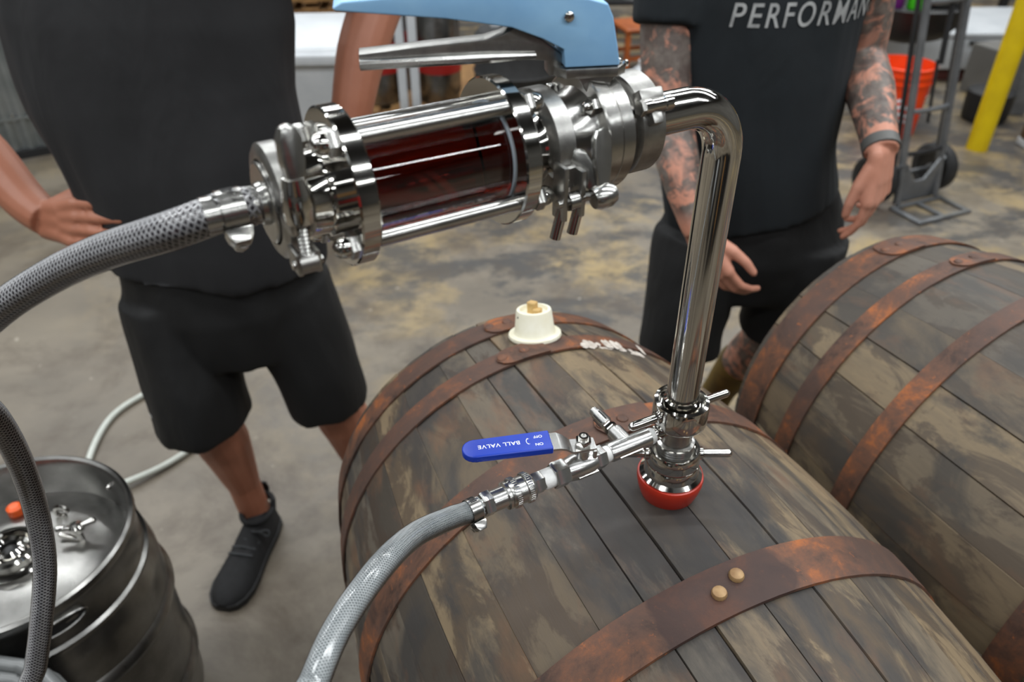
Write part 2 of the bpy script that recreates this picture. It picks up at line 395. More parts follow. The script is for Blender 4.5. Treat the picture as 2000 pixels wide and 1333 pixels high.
def bm_obj(b, name, mat, parent=None, sharp=60, **props):
    me = bpy.data.meshes.new(name); b.to_mesh(me); b.free(); me.materials.append(mat)
    for p in me.polygons: p.use_smooth = True
    ob = bpy.data.objects.new(name, me); COL.objects.link(ob)
    if parent is not None: ob.parent = parent
    for k, v in props.items(): ob[k] = v
    return ob
# ------------------------------------------------------------------ room shell
struct(MB().box((0, 2.5, -0.05), (14, 18, 0.1)).build('floor', M['floor']))
struct(MB().box((0, 2.5, 4.35), (14, 18, 0.1)).build('ceiling', M['ceiling']))
struct(MB().box((0, 11.45, 2.15), (14, 0.1, 4.3)).build('wall_back', M['wall']))
struct(MB().box((0, -6.45, 2.15), (14, 0.1, 4.3)).build('wall_front', M['wall']))
struct(MB().box((-6.95, 2.5, 2.15), (0.1, 17.8, 4.3)).build('wall_left', M['wall']))
struct(MB().box((6.95, 2.5, 2.15), (0.1, 17.8, 4.3)).build('wall_right', M['wall']))
# lamp housings above each strip light
proto = None
for i, (x, y, sx, sy) in enumerate(LAMPS):
    if proto is None:
        proto = thing('ceiling_lamp', 'long white strip lamp hanging under the dark ceiling', 'lamp', group='strip lamps under the ceiling')
        h = MB().prism([(-sx / 2 - 0.03, 0.0), (sx / 2 + 0.03, 0.0), (sx / 2 - 0.03, 0.08), (-sx / 2 + 0.03, 0.08)], -sy / 2 - 0.03, sy / 2 + 0.03,
                       Matrix(((1, 0, 0, 0), (0, 0, 1, 0), (0, 1, 0, 0.012), (0, 0, 0, 1))))
        h.build('housing', M['white_plastic'], proto)
        for k in (-1, 1): MB().tube([(0, k * sy * 0.4, 0.08), (0, k * sy * 0.4, 0.4)], 0.006, 6).build('hanger', M['dark_steel'], proto)
        o = proto
    else: o = copy_tree(proto)
    o.location = (x, y, 3.9)
    o['label'] = 'long strip lamp, %s half of the %s ceiling row from the front wall' % ('left' if x < 0 else 'right', ('first', 'second', 'third', 'fourth', 'fifth', 'sixth')[i // 2])

# ------------------------------------------------------------------ barrels
RB, RH, HL = 0.33, 0.275, 0.445
def brad(t): return RB - (RB - RH) * (t / 0.45) ** 2
def bpt(t, a, off=0.0):
    r = brad(t) + off; return (t, r * sin(a), RB + r * cos(a))
def barrel(loc, phi, label, hoops, laps, seed, dull=0.0, wet=None):
    rng = random.Random(seed)
    root = thing('whiskey_barrel', label, 'barrel', loc, PI - phi, 'oak barrels lying side by side')
    wood = stave_mat('weathered_oak', root, dull); rust = rust_mat('rusted_hoop', root, wet)
    ws = []
    while sum(ws) < 360 - 5: ws.append(rng.uniform(7.5, 13.5))
    k = 360.0 / sum(ws); a = 16.0 if seed == 1 else rng.uniform(0, 12)
    N = 16
    for w_ in ws:
        w_ *= k; am = rad(a + w_ / 2); gapped = rng.random() < 0.4; h = rad(w_ / 2) - (0.0007 if gapped else 0.00005); c = rng.choice((0.0018, 0.003)) if gapped else 0.0006; a += w_
        mb = MB(); vs = []; fs = []; lift = rng.uniform(-0.0012, 0.0012)
        sec = [(-h, -c * 0.9), (-h + c * 1.6, 0), (0, 0.0004), (h - c * 1.6, 0), (h, -c * 0.9), (h * 0.96, -0.027), (-h * 0.96, -0.027)]
        for i in range(N + 1):
            t = -HL + 2 * HL * i / N
            for da, dr in sec: vs.append(bpt(t, am + da, dr + lift))
        q = len(sec)
        for i in range(N):
            for j in range(q):
                j2 = (j + 1) % q; fs.append((i * q + j, (i + 1) * q + j, (i + 1) * q + j2, i * q + j2))
        fs.append(tuple(range(q))); fs.append(tuple(N * q + j for j in reversed(range(q))))
        mb.add(vs, fs).build('stave', wood, root, 50)
    for s_ in (-1, 1):
        MB().lathe([(0.0, -0.01), (brad(0.4) - 0.03, -0.01), (brad(0.4) - 0.03, 0.01), (0, 0.01)], 40, T(s_ * 0.405, 0, RB) @ Matrix.Rotation(PI / 2, 4, 'Y')).build('head', wood, root)
    for nm, t0, t1 in hoops:
        prof = [(brad(t0) + 0.0008, t0), (brad(t0) + 0.0036, t0 + 0.0006)] + [(brad(t0 + (t1 - t0) * q_) + 0.0036, t0 + (t1 - t0) * q_) for q_ in (0.33, 0.67)] + \
               [(brad(t1) + 0.0036, t1 - 0.0006), (brad(t1) + 0.0008, t1)]
        mm = Matrix(((0, 0, 1, 0), (0, 1, 0, 0), (1, 0, 0, RB), (0, 0, 0, 1)))   # ring x->z, y->y, h->x
        hp = MB().ring(prof, 96, mm).build('hoop', rust, root, 30)
        for (nm2, aend, rivs, tongue) in laps:
            if nm2 != nm: continue
            if tongue:   # riveted overlap with a rounded end
                vs = []; fs = []; K = 14; tm = (t0 + t1) / 2; hw = (t1 - t0) / 2
                for i in range(K + 1):
                    u = i / K; aa = aend - rad(13) * u; round_ = min(1.0, math.sqrt(max(0.0, 1 - (1 - min(u / 0.3, 1)) ** 2)))
                    for q_ in (-1, -0.33, 0.33, 1):
                        for off in (0.0036, 0.0062): vs.append(bpt(tm + hw * max(round_, 0.12) * q_, aa, off))
                for i in range(K):
                    for q_ in range(3):
                        p0 = i * 8 + q_ * 2 + 1; p1 = (i + 1) * 8 + q_ * 2 + 1; fs.append((p0, p1, p1 + 2, p0 + 2))
                    for s0 in (0, 6): p0 = i * 8 + s0; p1 = p0 + 8; fs.append((p0, p1, p1 + 1, p0 + 1))
                for b0 in (0, K * 8):
                    fs.append(tuple(b0 + x for x in (0, 1, 3, 5, 7, 6, 4, 2)))
                MB().add(vs, fs).build('lap_end', rust, hp, 40)
            for (t, a_) in rivs:
                p = Vector(bpt(t, a_, 0.0045)); n_ = Vector((0, sin(a_), cos(a_)))
                MB().lathe([(0.0072, -0.002), (0.0074, 0.0012), (0.0064, 0.0032), (0.004, 0.0044), (0.0, 0.0046)], 14, AX(p, n_)).build('rivet', M['tan_rivet'] if not tongue else rust, hp)
    return root
M['tan_rivet'] = plain('tan_rivet', C(172, 140, 98), C(140, 106, 74), 0.5, 0.2, 60)
HO = [('n', -0.150, -0.100), ('f', 0.092, 0.138), ('q', 0.293, 0.333), ('h', 0.385, 0.432), ('nq', -0.333, -0.293), ('nh', -0.432, -0.385)]
LA = [('f', rad(4), [(0.115, rad(2.6)), (0.115, rad(-2))], True), ('q', rad(11.5), [(0.313, rad(10)), (0.313, rad(4))], True),
      ('h', rad(8), [(0.409, rad(6.5)), (0.409, rad(1))], True), ('n', 0, [(-0.127, rad(5)), (-0.118, rad(0.6))], False)]
barrelA = barrel((0.163, 0.583, 0.319), rad(66.1), 'weathered oak barrel carrying the red bung and steel fitting', HO, LA, 1, 0.0, (-0.125, 0.03, 0))
HO2 = [('n', -0.162, -0.115), ('f', 0.133, 0.169), ('q', 0.276, 0.313), ('h', 0.374, 0.433), ('nq', -0.313, -0.276), ('nh', -0.433, -0.374)]
LA2 = [('h', rad(13), [(0.404, rad(11)), (0.404, rad(5))], True), ('q', rad(6), [(0.295, rad(4)), (0.295, rad(-2))], True)]
barrelB = barrel((0.849, 0.836, 0.319), rad(65.2), 'weathered oak barrel at the right edge, without any fitting', HO2, LA2, 5, 0.30)
# dried white residue streaked along the far quarter hoop of the first barrel
rr_ = random.Random(3); res = MB()
for i in range(26):
    a_ = rad(rr_.uniform(-30, -11)); t_ = 0.293 + rr_.uniform(-0.004, 0.010) + (0.0 if a_ > rad(-22) else -0.018 * rr_.random()); q = Vector(bpt(t_, a_, 0.0036 if t_ > 0.293 else 0.0004))
    res.ball((0, 0, 0), (rr_.uniform(0.003, 0.006), rr_.uniform(0.005, 0.014), 0.0009), 8, AX(q, (0, sin(a_), cos(a_)), (0, cos(a_), -sin(a_))) @ Matrix.Rotation(PI / 2 + rr_.uniform(-0.2, 0.2), 4, 'Z'))
M['residue'] = plain('dried_residue', C(206, 198, 188), C(170, 160, 150), 0.8, 0, 90)
res.build('dried_residue', M['residue'], barrelA, None, kind='stuff')
# steel cradle rack under the two barrels (both rest on its shaped rails)
rk = thing('barrel_rack', 'dark steel cradle rack underneath the two oak barrels', 'rack', (0.506, 0.7095, 0), PI - rad(65.6))
for t in (-0.26, 0.26):
    poly = []; zc = 0.319 + RB - 0.0; yc = [0.3765, -0.3765]; rr = brad(0.26) + 0.0015
    ys = [0.74 - i * 1.48 / 60 for i in range(61)]
    for y in ys:
        z = 0.40
        for c in yc:
            if abs(y - c) < rr: z = min(z, zc - math.sqrt(rr * rr - (y - c) ** 2))
        poly.append((y, z))
    poly += [(-0.74, 0.22), (0.74, 0.22)]
    MB().prism(poly, -0.02, 0.02, T(t, 0, 0) @ Matrix(((0, 0, 1, 0), (1, 0, 0, 0), (0, 1, 0, 0), (0, 0, 0, 1)))).build('cradle_rail', M['rack'], rk)
    for y in (-0.7, 0.0, 0.7): MB().box((t, y, 0.11), (0.05, 0.05, 0.22)).build('post', M['rack'], rk)
for y in (-0.7, 0.7): MB().box((0, y, 0.25), (0.48, 0.04, 0.05)).build('cross_bar', M['rack'], rk)
# ------------------------------------------------------------------ steel transfer fitting standing in the bung
ZB = 0.98; AZ = 1.3882 - ZB
fit = thing('transfer_fitting', 'polished steel transfer fitting with sight glass, blue handle and tall elbow pipe', 'pipe fitting', (0.1616, 0.583, ZB), math.atan2(-0.511, -0.8595))
MA = AX((0, 0, AZ), (1, 0, 0))         # lathe frame on the horizontal axis: x to the viewer, y up, z along the run
def AP(s, r, a): a = rad(a); return Vector((s, r * sin(a), AZ + r * cos(a)))   # polar point, angle from up towards the viewer
# upright pipe with elbow
pr = 0.0152; br = 0.043; path = [(0, 0, 0.045), (0, 0, 0.2), (0, 0, AZ - br)]
path += [(br - br * cos(t), 0, AZ - br + br * sin(t)) for t in [PI / 2 * i / 12 for i in range(1, 13)]] + [(0.090, 0, AZ)]
pipe = MB().tube(path, pr, 32).build('elbow_pipe', M['chrome'], fit, label='polished steel elbow pipe')
# base parts
base = MB().lathe([(0.016, -0.02), (0.0302, 0.019), (0.0314, 0.0235), (0.0314, 0.0268), (0.0278, 0.030), (0.0268, 0.040), (0.0262, 0.042), (0.017, 0.042)], 48).build('base_ferrule', M['chrome'], fit)
thr = [(0.0165, 0.040)]
for i in range(7): thr += [(0.0192, 0.047 + i * 0.003), (0.0183, 0.0485 + i * 0.003)]
thr += [(0.0186, 0.069), (0.0155, 0.070), (0.0155, 0.100)]
MB().lathe(thr, 40, caps=False).build('threaded_neck', M['steel'], fit)
lo = MB().ring([(0.0195, 0.042), (0.0258, 0.042), (0.0264, 0.044), (0.0264, 0.057), (0.0252, 0.060), (0.0232, 0.060), (0.0222, 0.056), (0.0195, 0.055)], 48).build('lower_wing_nut', M['chrome'], fit)
up_ = MB().ring([(0.0156, 0.092), (0.0230, 0.092), (0.0262, 0.096), (0.0266, 0.098), (0.0266, 0.117), (0.0258, 0.120), (0.0226, 0.121), (0.0212, 0.118), (0.0200, 0.112), (0.0156, 0.112)], 48).build('upper_wing_nut', M['chrome'], fit)
MB().ring([(pr, 0.108), (0.0172, 0.108), (0.0172, 0.1225), (pr, 0.124)], 40).build('pipe_collar', M['chrome'], fit)
def rod(parent, z, d, r0=0.022, r1=0.059, rr=0.0043):
    d = Vector(d).normalized()
    for s_ in (1, -1):
        prof = [(rr, 0), (rr, r1 - r0 - rr)] + [(rr * cos(t), r1 - r0 - rr + rr * sin(t)) for t in (0.5, 1.0, 1.4)] + [(0, r1 - r0)]
        MB().lathe(prof, 16, AX(d * s_ * r0 + Vector((0, 0, z)), d * s_)).build('turning_rod', M['chrome'], parent)
        MB().lathe([(rr * 1.55, 0), (rr * 1.55, 0.005), (rr, 0.0065)], 16, AX(d * s_ * 0.0235 + Vector((0, 0, z)), d * s_)).build('rod_boss', M['chrome'], parent)
rod(lo, 0.051, (-0.8595, 0.511, 0)); rod(up_, 0.108, (-0.997, 0.0695, 0))
# ---- sight glass
sg = MB().ring([(0.0292, 0.2), (0.0315, 0.2), (0.0315, 0.301), (0.0292, 0.301)], 56, MA).build('sight_glass', M['glass'], fit, label='clear glass tube full of dark red brown liquid')
MB().lathe([(0.0, 0.2005), (0.0290, 0.2005), (0.0290, 0.3005), (0.0, 0.3005)], 56, MA).build('liquid', M['liquid'], sg, label='dark red brown liquid')
FR = 0.0465
for s0, s1 in ((0.1935, 0.2047), (0.2975, 0.3094)):
    MB().lathe([(FR - 0.001, s0), (FR, s0 + 0.001), (FR, s1 - 0.001), (FR - 0.001, s1)], 72, MA).build('flange', M['chrome'], sg)
    gs = s1 if s0 < 0.25 else s0
    MB().ring([(0.0310, gs - 0.001), (0.0328, gs - 0.001), (0.0328, gs + 0.001), (0.0310, gs + 0.001)], 48, MA).build('gasket', M['gasket'], sg)
for a in (30, 120, 210, 300):
    MB().lathe([(0.0052, 0.198), (0.0052, 0.304)], 20, T(*(AP(0, 0.0402, a) - Vector((0, 0, 0)))) @ AX((0, 0, 0), (1, 0, 0))).build('tie_rod', M['steel'], sg)
    for s_, sg_ in ((0.3094, 1), (0.1935, -1)):
        m_ = AX(AP(s_, 0.0402, a), (sg_, 0, 0))
        nt = MB().hexa(0.0082, 0.0, 0.0062, m_).build('acorn_nut', M['steel'], sg)
        nt2 = [(0.0066, 0.0062), (0.0066, 0.0075)] + [(0.0064 * cos(t), 0.0085 + 0.0064 * sin(t)) for t in (0.2, 0.5, 0.8, 1.1, 1.4)] + [(0, 0.0149)]
        MB().lathe(nt2, 20, m_).build('nut_dome', M['chrome'], sg)
MB().lathe([(0.0268, 0.3094), (0.0268, 0.3165), (0.0245, 0.3175), (0.0245, 0.327), (0.0262, 0.331), (0.0290, 0.333), (0.0290, 0.337), (0.012, 0.337)], 48, MA).build('ferrule', M['chrome'], sg)
MB().lathe([(0.012, 0.170), (0.0300, 0.170), (0.0300, 0.173), (0.0265, 0.176), (0.0255, 0.180), (0.0255, 0.1900), (0.0280, 0.191), (0.0280, 0.1935)], 48, MA).build('ferrule', M['chrome'], sg)
# ---- clamps
def paddle(L, w0, w1, t):
    """one wing of a wing nut: flared rounded bar along +z"""
    p = [(-w0, 0), (w0, 0), (w1, L * 0.55), (w1, L * 0.82), (w1 * 0.7, L * 0.95), (0, L), (-w1 * 0.7, L * 0.95), (-w1, L * 0.82), (-w1, L * 0.55)]
    return MB().prism(p, -t / 2, t / 2, Matrix(((1, 0, 0, 0), (0, 0, 1, 0), (0, 1, 0, 0), (0, 0, 0, 1))), t * 0.3, 2)
def clamp(s0, s1, R_, la, mat, hinge=True):
    """two-piece clamp: shells, lugs at angle la, hinge opposite"""
    prof = [(R_ - 0.0085, s0), (R_ - 0.003, s0), (R_, s0 + 0.002), (R_, s1 - 0.002), (R_ - 0.003, s1), (R_ - 0.0085, s1), (R_ - 0.0055, (s0 + s1) / 2)]
    c = PI / 2 - rad(la)                       # polar angle in the lathe frame of the opening
    band = MB().ring(prof, 40, MA, c + 0.10, c + PI - 0.05)
    band.ring(prof, 40, MA, c + PI + 0.05, c + 2 * PI - 0.10)
    cl = band.build('pipe_clamp', mat, fit)
    sm = (s0 + s1) / 2; rd = Vector((0, sin(rad(la)), cos(rad(la)))); tn = Vector((0, cos(rad(la)), -sin(rad(la))))
    if hinge:
        h = AP(sm, R_ + 0.0022, la + 180)
        for k in (-1, 0, 1):
            MB().lathe([(0.0042, -0.0026), (0.0042, 0.0026)], 14, AX(h + Vector((k * 0.0055, 0, 0)), (1, 0, 0))).build('hinge_knuckle', mat, cl)
        MB().lathe([(0.002, -0.0105), (0.002, 0.0105)], 10, AX(h, (1, 0, 0))).build('hinge_pin', M['steel'], cl)
    return cl, sm, rd, tn
# left clamp with its wing nut on the viewer's side
cl, sm, rd, tn = clamp(0.334, 0.347, 0.0328, 78, M['cast'])
MB().lathe([(0.0, 0.338), (0.0232, 0.338), (0.0232, 0.3485), (0.0222, 0.3492), (0.0125, 0.3492), (0.0118, 0.352), (0.0105, 0.353), (0.0105, 0.382)], 48, MA, caps=False).build('hose_barb', M['steel'], fit)
bx = Vector((0.3405, 0.0405, AZ))
for z0, z1 in ((0.000, 0.007), (-0.024, -0.015)):     # fork lugs
    for k in (-1, 1): MB().box((bx.x + k * 0.0052, 0.0365, AZ + (z0 + z1) / 2), (0.0032, 0.016, z1 - z0 + 0.004), None, 0.0012, 2).build('lug', M['cast'], cl)
thr = []
for i in range(13): thr += [(0.0036, -0.022 + i * 0.0024), (0.0028, -0.0208 + i * 0.0024)]
MB().lathe(thr, 16, T(*bx)).build('swing_bolt', M['steel'], cl)
MB().lathe([(0.0062, -0.005), (0.0062, 0.005)], 16, AX(bx + Vector((0, 0, -0.020)), (1, 0, 0))).build('bolt_eye', M['cast'], cl)
MB().lathe([(0.0026, -0.0085), (0.0026, 0.0085)], 12, AX(bx + Vector((0, 0, -0.020)), (1, 0, 0))).build('eye_pin', M['steel'], cl)
MB().lathe([(0.0060, 0.003), (0.0082, 0.005), (0.0088, 0.014), (0.0074, 0.022), (0.0056, 0.029), (0.0, 0.030)], 20, T(*bx)).build('wing_nut', M['chrome'], cl)
for tilt, yaw, ln in ((-3, 8, 0.042), (-64, 80, 0.026)):
    m_ = T(bx.x, bx.y + 0.003, bx.z + 0.014) @ Matrix.Rotation(rad(12), 4, 'X') @ Matrix.Rotation(rad(yaw), 4, 'Z') @ Matrix.Rotation(rad(tilt), 4, 'Y')
    pd = paddle(ln, 0.0030, 0.0062, 0.0085); MB().add(pd.v, pd.f, m_).build('wing', M['steel'], cl)
# middle clamp, lugs hanging towards the viewer
cl, sm, rd, tn = clamp(0.160, 0.176, 0.0352, 108, M['cast'])
for x, y, z0, z1 in ((0.1765, 0.040, -0.036, 0.000), (0.1640, 0.041, -0.035, -0.004)):
    MB().box((x, y, AZ + (z0 + z1) / 2), (0.0036, 0.013, z1 - z0), None, 0.0010, 2).build('lug_plate', M['cast'], cl)
    MB().lathe([(0.0, -0.012), (0.0036, -0.0112), (0.0036, 0.012)], 16, T(x + 0.001, y + 0.001, AZ + z0 - 0.002) @ Matrix.Rotation(rad(-14), 4, 'Y')).build('bolt_end', M['chrome'], cl)
MB().box((0.1700, 0.0365, AZ - 0.010), (0.012, 0.006, 0.014), None, 0.001).build('lug', M['cast'], cl)
MB().lathe([(0.0028, -0.011), (0.0028, 0.011)], 14, AX((0.170, 0.0435, AZ - 0.024), (1, 0, 0))).build('eye_pin', M['steel'], cl)
MB().lathe([(0.0058, -0.0035), (0.0058, 0.0035)], 18, AX((0.170, 0.0435, AZ - 0.024), (1, 0, 0))).build('bolt_eye', M['steel'], cl)
MB().tube([(0.170, 0.0435, AZ - 0.024), (0.160, 0.0455, AZ - 0.022), (0.152, 0.0535, AZ - 0.021)], 0.0032, 12).build('swing_bolt', M['steel'], cl)
nb = Vector((0.1535, 0.0535, AZ - 0.0205))
MB().lathe([(0.0065, -0.007), (0.0078, -0.004), (0.0078, 0.004), (0.0060, 0.008), (0.0, 0.0085)], 18, AX(nb, (-1, 0.1, 0.12))).build('wing_nut', M['steel'], cl)
for tilt, yaw, ln, w1 in ((-10, 14, 0.042, 0.0078), (26, -48, 0.034, 0.0068)):
    m_ = T(*nb) @ Matrix.Rotation(rad(20), 4, 'X') @ Matrix.Rotation(rad(yaw), 4, 'Z') @ Matrix.Rotation(rad(tilt), 4, 'Y')
    pd = paddle(ln, 0.0042, w1, 0.0042); MB().add(pd.v, pd.f, m_).build('wing', M['steel'], cl)
# right clamp on the elbow pipe
cl, sm, rd, tn = clamp(0.088, 0.110, 0.0345, 236, M['cast'], False)
MB().lathe([(0.0150, 0.084), (0.0180, 0.087), (0.0300, 0.090), (0.0300, 0.118)], 40, MA, caps=False).build('ferrule', M['chrome'], fit)
rd = Vector((0, sin(rad(56)), cos(rad(56)))); tn = Vector((0, cos(rad(56)), -sin(rad(56))))
for k in (-1, 1):       # hinge ears either side of the pin
    c = AP(sm + 0.001, 0.0350, 56) + tn * (k * 0.0075)
    mm = Matrix(((1, 0, 0, c.x), (0, rd.y, tn.y, c.y), (0, rd.z, tn.z, c.z), (0, 0, 0, 1)))
    MB().box((0, 0, 0), (0.019 if k < 0 else 0.009, 0.009, 0.0085), mm, 0.0018, 2).build('hinge_ear', M['cast'], cl)
MB().lathe([(0.0036, -0.0120), (0.0050, -0.0112), (0.0050, -0.0055), (0.0044, -0.005), (0.0044, 0.005), (0.0050, 0.0055), (0.0050, 0.0112), (0.0036, 0.0120)], 18, AX(AP(sm, 0.0392, 56), (1, 0, 0.0))).build('hinge_barrel', M['chrome'], cl)
MB().hexa(0.0055, 0.0112, 0.0145, AX(AP(sm, 0.0392, 56), (1, 0, 0.0))).build('pin_nut', M['steel'], cl)
# ---- butterfly valve
VS = 0.129
vb = MB().lathe([(0.028, 0.1185), (0.0392, 0.1185), (0.0402, 0.1195), (0.0402, 0.1282), (0.0394, 0.1286), (0.0394, 0.1290), (0.0402, 0.1294), (0.0402, 0.1385), (0.0392, 0.1395), (0.031, 0.1400),
                 (0.0295, 0.142), (0.0270, 0.149), (0.0265, 0.156), (0.030, 0.1585), (0.030, 0.168)], 64, MA, caps=False).build('butterfly_valve', M['steel'], fit, label='brushed steel butterfly valve with squeeze handle')
for a in (40, 130, 220, 310):
    for q, hh in ((0.1395, 1),):
        m_ = AX(AP(q, 0.0335, a), (hh, 0, 0)); MB().hexa(0.0058, 0, 0.0052, m_).build('bolt', M['steel'], vb)
        MB().lathe([(0.0030, 0.005), (0.0030, 0.0085), (0.0018, 0.0095), (0, 0.0096)], 14, m_).build('bolt_end', M['chrome'], vb)
hd = math.atan2(-0.16, -0.987) - math.atan2(-0.511, -0.8595)
MH = T(VS, 0, AZ) @ Matrix.Rotation(hd, 4, 'Z') @ Matrix(((1, 0, 0, 0), (0, 0, 1, 0), (0, 1, 0, 0), (0, 0, 0, 1)))   # poly x along handle, poly y up, extrude to the side
MB().lathe([(0.009, 0.036), (0.009, 0.050)], 24, T(VS, 0, AZ)).build('stem', M['steel'], vb)
pl = [(-0.020, -0.010), (-0.013, -0.0175), (0.020, -0.0175), (0.026, -0.010), (0.026, 0.010), (0.020, 0.0175), (-0.013, 0.0175), (-0.020, 0.010)]
MB().prism(pl, 0.0405, 0.0465, T(VS, 0, AZ) @ Matrix.Rotation(hd, 4, 'Z'), 0.001).build('index_plate', M['cast'], vb)
for k in (-1, 1): MB().prism([(-0.006, 0.031), (0.0, 0.028), (0.006, 0.031), (0.012, 0.041), (-0.012, 0.041)], k * 0.011 - 0.004, k * 0.011 + 0.004, MH, 0.0008).build('mounting_lug', M['cast'], vb)
blue = [(-0.0145, 0.047), (0.0206, 0.047), (0.0216, 0.058), (0.035, 0.0648), (0.054, 0.0721), (0.093, 0.0785), (0.126, 0.0819), (0.156, 0.0850), (0.1575, 0.0868), (0.1515, 0.0900), (0.128, 0.0912), (0.0986, 0.0914), (0.054, 0.0905), (0.008, 0.0870), (-0.0045, 0.0835), (-0.0082, 0.076), (-0.0124, 0.058)]
MB().prism(blue, -0.0155, 0.0155, MH, 0.0022, 3).build('handle', M['blue_paint'], vb, label='light blue painted upper handle')
lev = [(0.146, 0.0498), (0.1455, 0.0585), (0.0997, 0.0618), (0.0686, 0.0638), (0.058, 0.0665), (0.050, 0.0705), (0.034, 0.0625), (0.0206, 0.0525), (0.0206, 0.0465), (0.0255, 0.0400), (0.0290, 0.0400), (0.0296, 0.0493), (0.040, 0.0506), (0.066, 0.0506), (0.094, 0.0504), (0.116, 0.0499)]
lv = MB().prism(lev, -0.0075, 0.0075, MH, 0.0008).build('squeeze_lever', M['cast'], vb, label='bare steel squeeze lever')
MB().tube([MH @ Vector((x, y, k)) for k in (0.009,) for x, y in ((0.038, 0.0535), (0.066, 0.0535), (0.094, 0.0533), (0.1455, 0.0527))], [0.002, 0.0032, 0.0034, 0.0034], 10).build('lever_rib', M['steel'], vb)
for k in (0.0162,): MB().lathe([(0.0030, 0.0), (0.0030, 0.0012), (0.0018, 0.002), (0.0, 0.0021)], 14, MH @ T(0.0195, 0.0774, k)).build('pivot_pin', M['chrome'], vb)
for q in (0, 1, 2): MB().ball((0, 0, 0), 0.0022, 8, T(VS, 0, AZ) @ Matrix.Rotation(hd, 4, 'Z') @ T(-0.019 + q * 0.003, 0.0125 - q * 0.004, 0.0475)).build('detent_pin', M['chrome'], vb)
# ---- gas inlet: tee, relief valve, ball valve, quick coupler
ca = rad(-1.4); CZ = 0.0885
MC = AX((0, 0, CZ), (cos(ca), sin(ca), 0))       # x to viewer, y up, z along the run
tee = MB().lathe([(0.0082, 0.036), (0.0092, 0.037), (0.0092, 0.080), (0.0084, 0.082)], 28, MC)
tee.lathe([(0.0088, 0.0), (0.0088, 0.021), (0.0080, 0.022)], 28, MC @ T(0, 0, 0.060) @ AX((0, 0, 0), (-1, 0, 0)))
te = tee.build('tee_fitting', M['satin'], fit)
MB().lathe([(0.0068, 0.010), (0.0068, 0.040)], 24, MC).build('nipple', M['chrome'], te)
for k in (0.0, 2.1, 4.2): MB().box((0.0066 * cos(k), 0.0066 * sin(k), 0.022), (0.003, 0.003, 0.014), MC, 0.0008).build('nipple_rib', M['chrome'], te)
MB().lathe([(0.0072, 0.0305), (0.0078, 0.032), (0.0078, 0.0362), (0.0074, 0.0375)], 24, MC).build('thread_tape', M['white_tape'], te)
MB().box((0.0092, -0.002, 0.062), (0.0012, 0.0022, 0.026), MC, 0.0004).build('cast_rib', M['chrome'], te)
RV = MC @ T(0, 0, 0.060) @ AX((0, 0, 0), (-1, 0, 0))
MB().lathe([(0.0050, 0.020), (0.0050, 0.026)], 20, RV).build('thread_tape', M['white_tape'], te)
MB().hexa(0.0068, 0.0245, 0.0335, RV).build('relief_hex', M['chrome'], te)
MB().lathe([(0.0052, 0.0335), (0.0062, 0.0345), (0.0062, 0.052), (0.0050, 0.053), (0.0050, 0.0575), (0.0042, 0.0585), (0, 0.0586)], 22, RV).build('relief_valve', M['satin'], te)
for k in range(6): MB().box((0.0060 * cos(k * 1.047), 0.0060 * sin(k * 1.047), 0.043), (0.0016, 0.0016, 0.013), RV, 0.0004).build('relief_slot', M['dark_gap'], te)
MB().lathe([(0.0070, 0.081), (0.0078, 0.0825), (0.0078, 0.0875), (0.0072, 0.089)], 24, MC).build('thread_tape', M['white_tape'], te)
bv = MB().hexa(0.0112, 0.0885, 0.0995, MC)
bv.lathe([(0.0098, 0.0990), (0.0112, 0.1000), (0.0122, 0.106), (0.0122, 0.120), (0.0110, 0.127), (0.0100, 0.131)], 28, MC)
bv = bv.build('ball_valve', M['satin'], fit, label='steel ball valve with royal blue handle')
MB().hexa(0.0128, 0.1295, 0.1440, MC).build('end_hex', M['satin'], bv)
MB().box((0.0117, -0.003, 0.112), (0.002, 0.0028, 0.022), MC, 0.0006).build('cast_rib', M['chrome'], bv)
ST = T(0.1118, -0.003, CZ)
MB().lathe([(0.0065, 0.009), (0.0065, 0.020), (0.0048, 0.021), (0.0048, 0.034)], 20, ST).build('stem', M['satin'], bv)
MB().hexa(0.0075, 0.0265, 0.0315, ST).build('stem_nut', M['chrome'], bv)
MB().ring([(0.0026, 0.0315), (0.0045, 0.0315), (0.0045, 0.0352), (0.0026, 0.0352)], 18, ST).build('stem_collar', M['chrome'], bv)
ha = rad(-20.5); MHB = ST @ Matrix.Rotation(ha, 4, 'Z')
# stamped handle: flat eye over the stem, joggle up, then the blue grip
prof = [(-0.011, 0.0225), (0.011, 0.0225), (0.018, 0.0285), (0.0235, 0.0310), (0.035, 0.0310)]
vs = []; fs = []; WD = [0.0075, 0.0085, 0.0098, 0.0108, 0.0108]
for (x, z), wd in zip(prof, WD):
    for yy in (-wd, wd):
        for dz in (0, 0.0022): vs.append((x, yy, z + dz))
for i in range(len(prof) - 1):
    a = i * 4; b = a + 4; fs += [(a, b, b + 2, a + 2), (a + 1, a + 3, b + 3, b + 1), (a, a + 1, b + 1, b), (a + 2, b + 2, b + 3, a + 3)]
fs += [(0, 2, 3, 1), (16, 17, 19, 18)]
MB().add(vs, fs, MHB).build('handle_strap', M['satin'], bv, 20)
MB().box((-0.0095, 0.0072, 0.018), (0.004, 0.003, 0.010), MHB, 0.0008).build('stop_tab', M['satin'], bv)
gp = [(0.030, -0.0122), (0.030, 0.0122)] + [(0.098 + 0.0115 * sin(t), 0.0115 * cos(t)) for t in [PI * i / 10 for i in range(11)]]
MB().prism(gp, 0.0290, 0.0362, MHB, 0.0028, 3).build('handle_grip', M['blue_vinyl'], bv, label='royal blue vinyl grip')
TX = MHB @ T(0.0, 0, 0.03628)
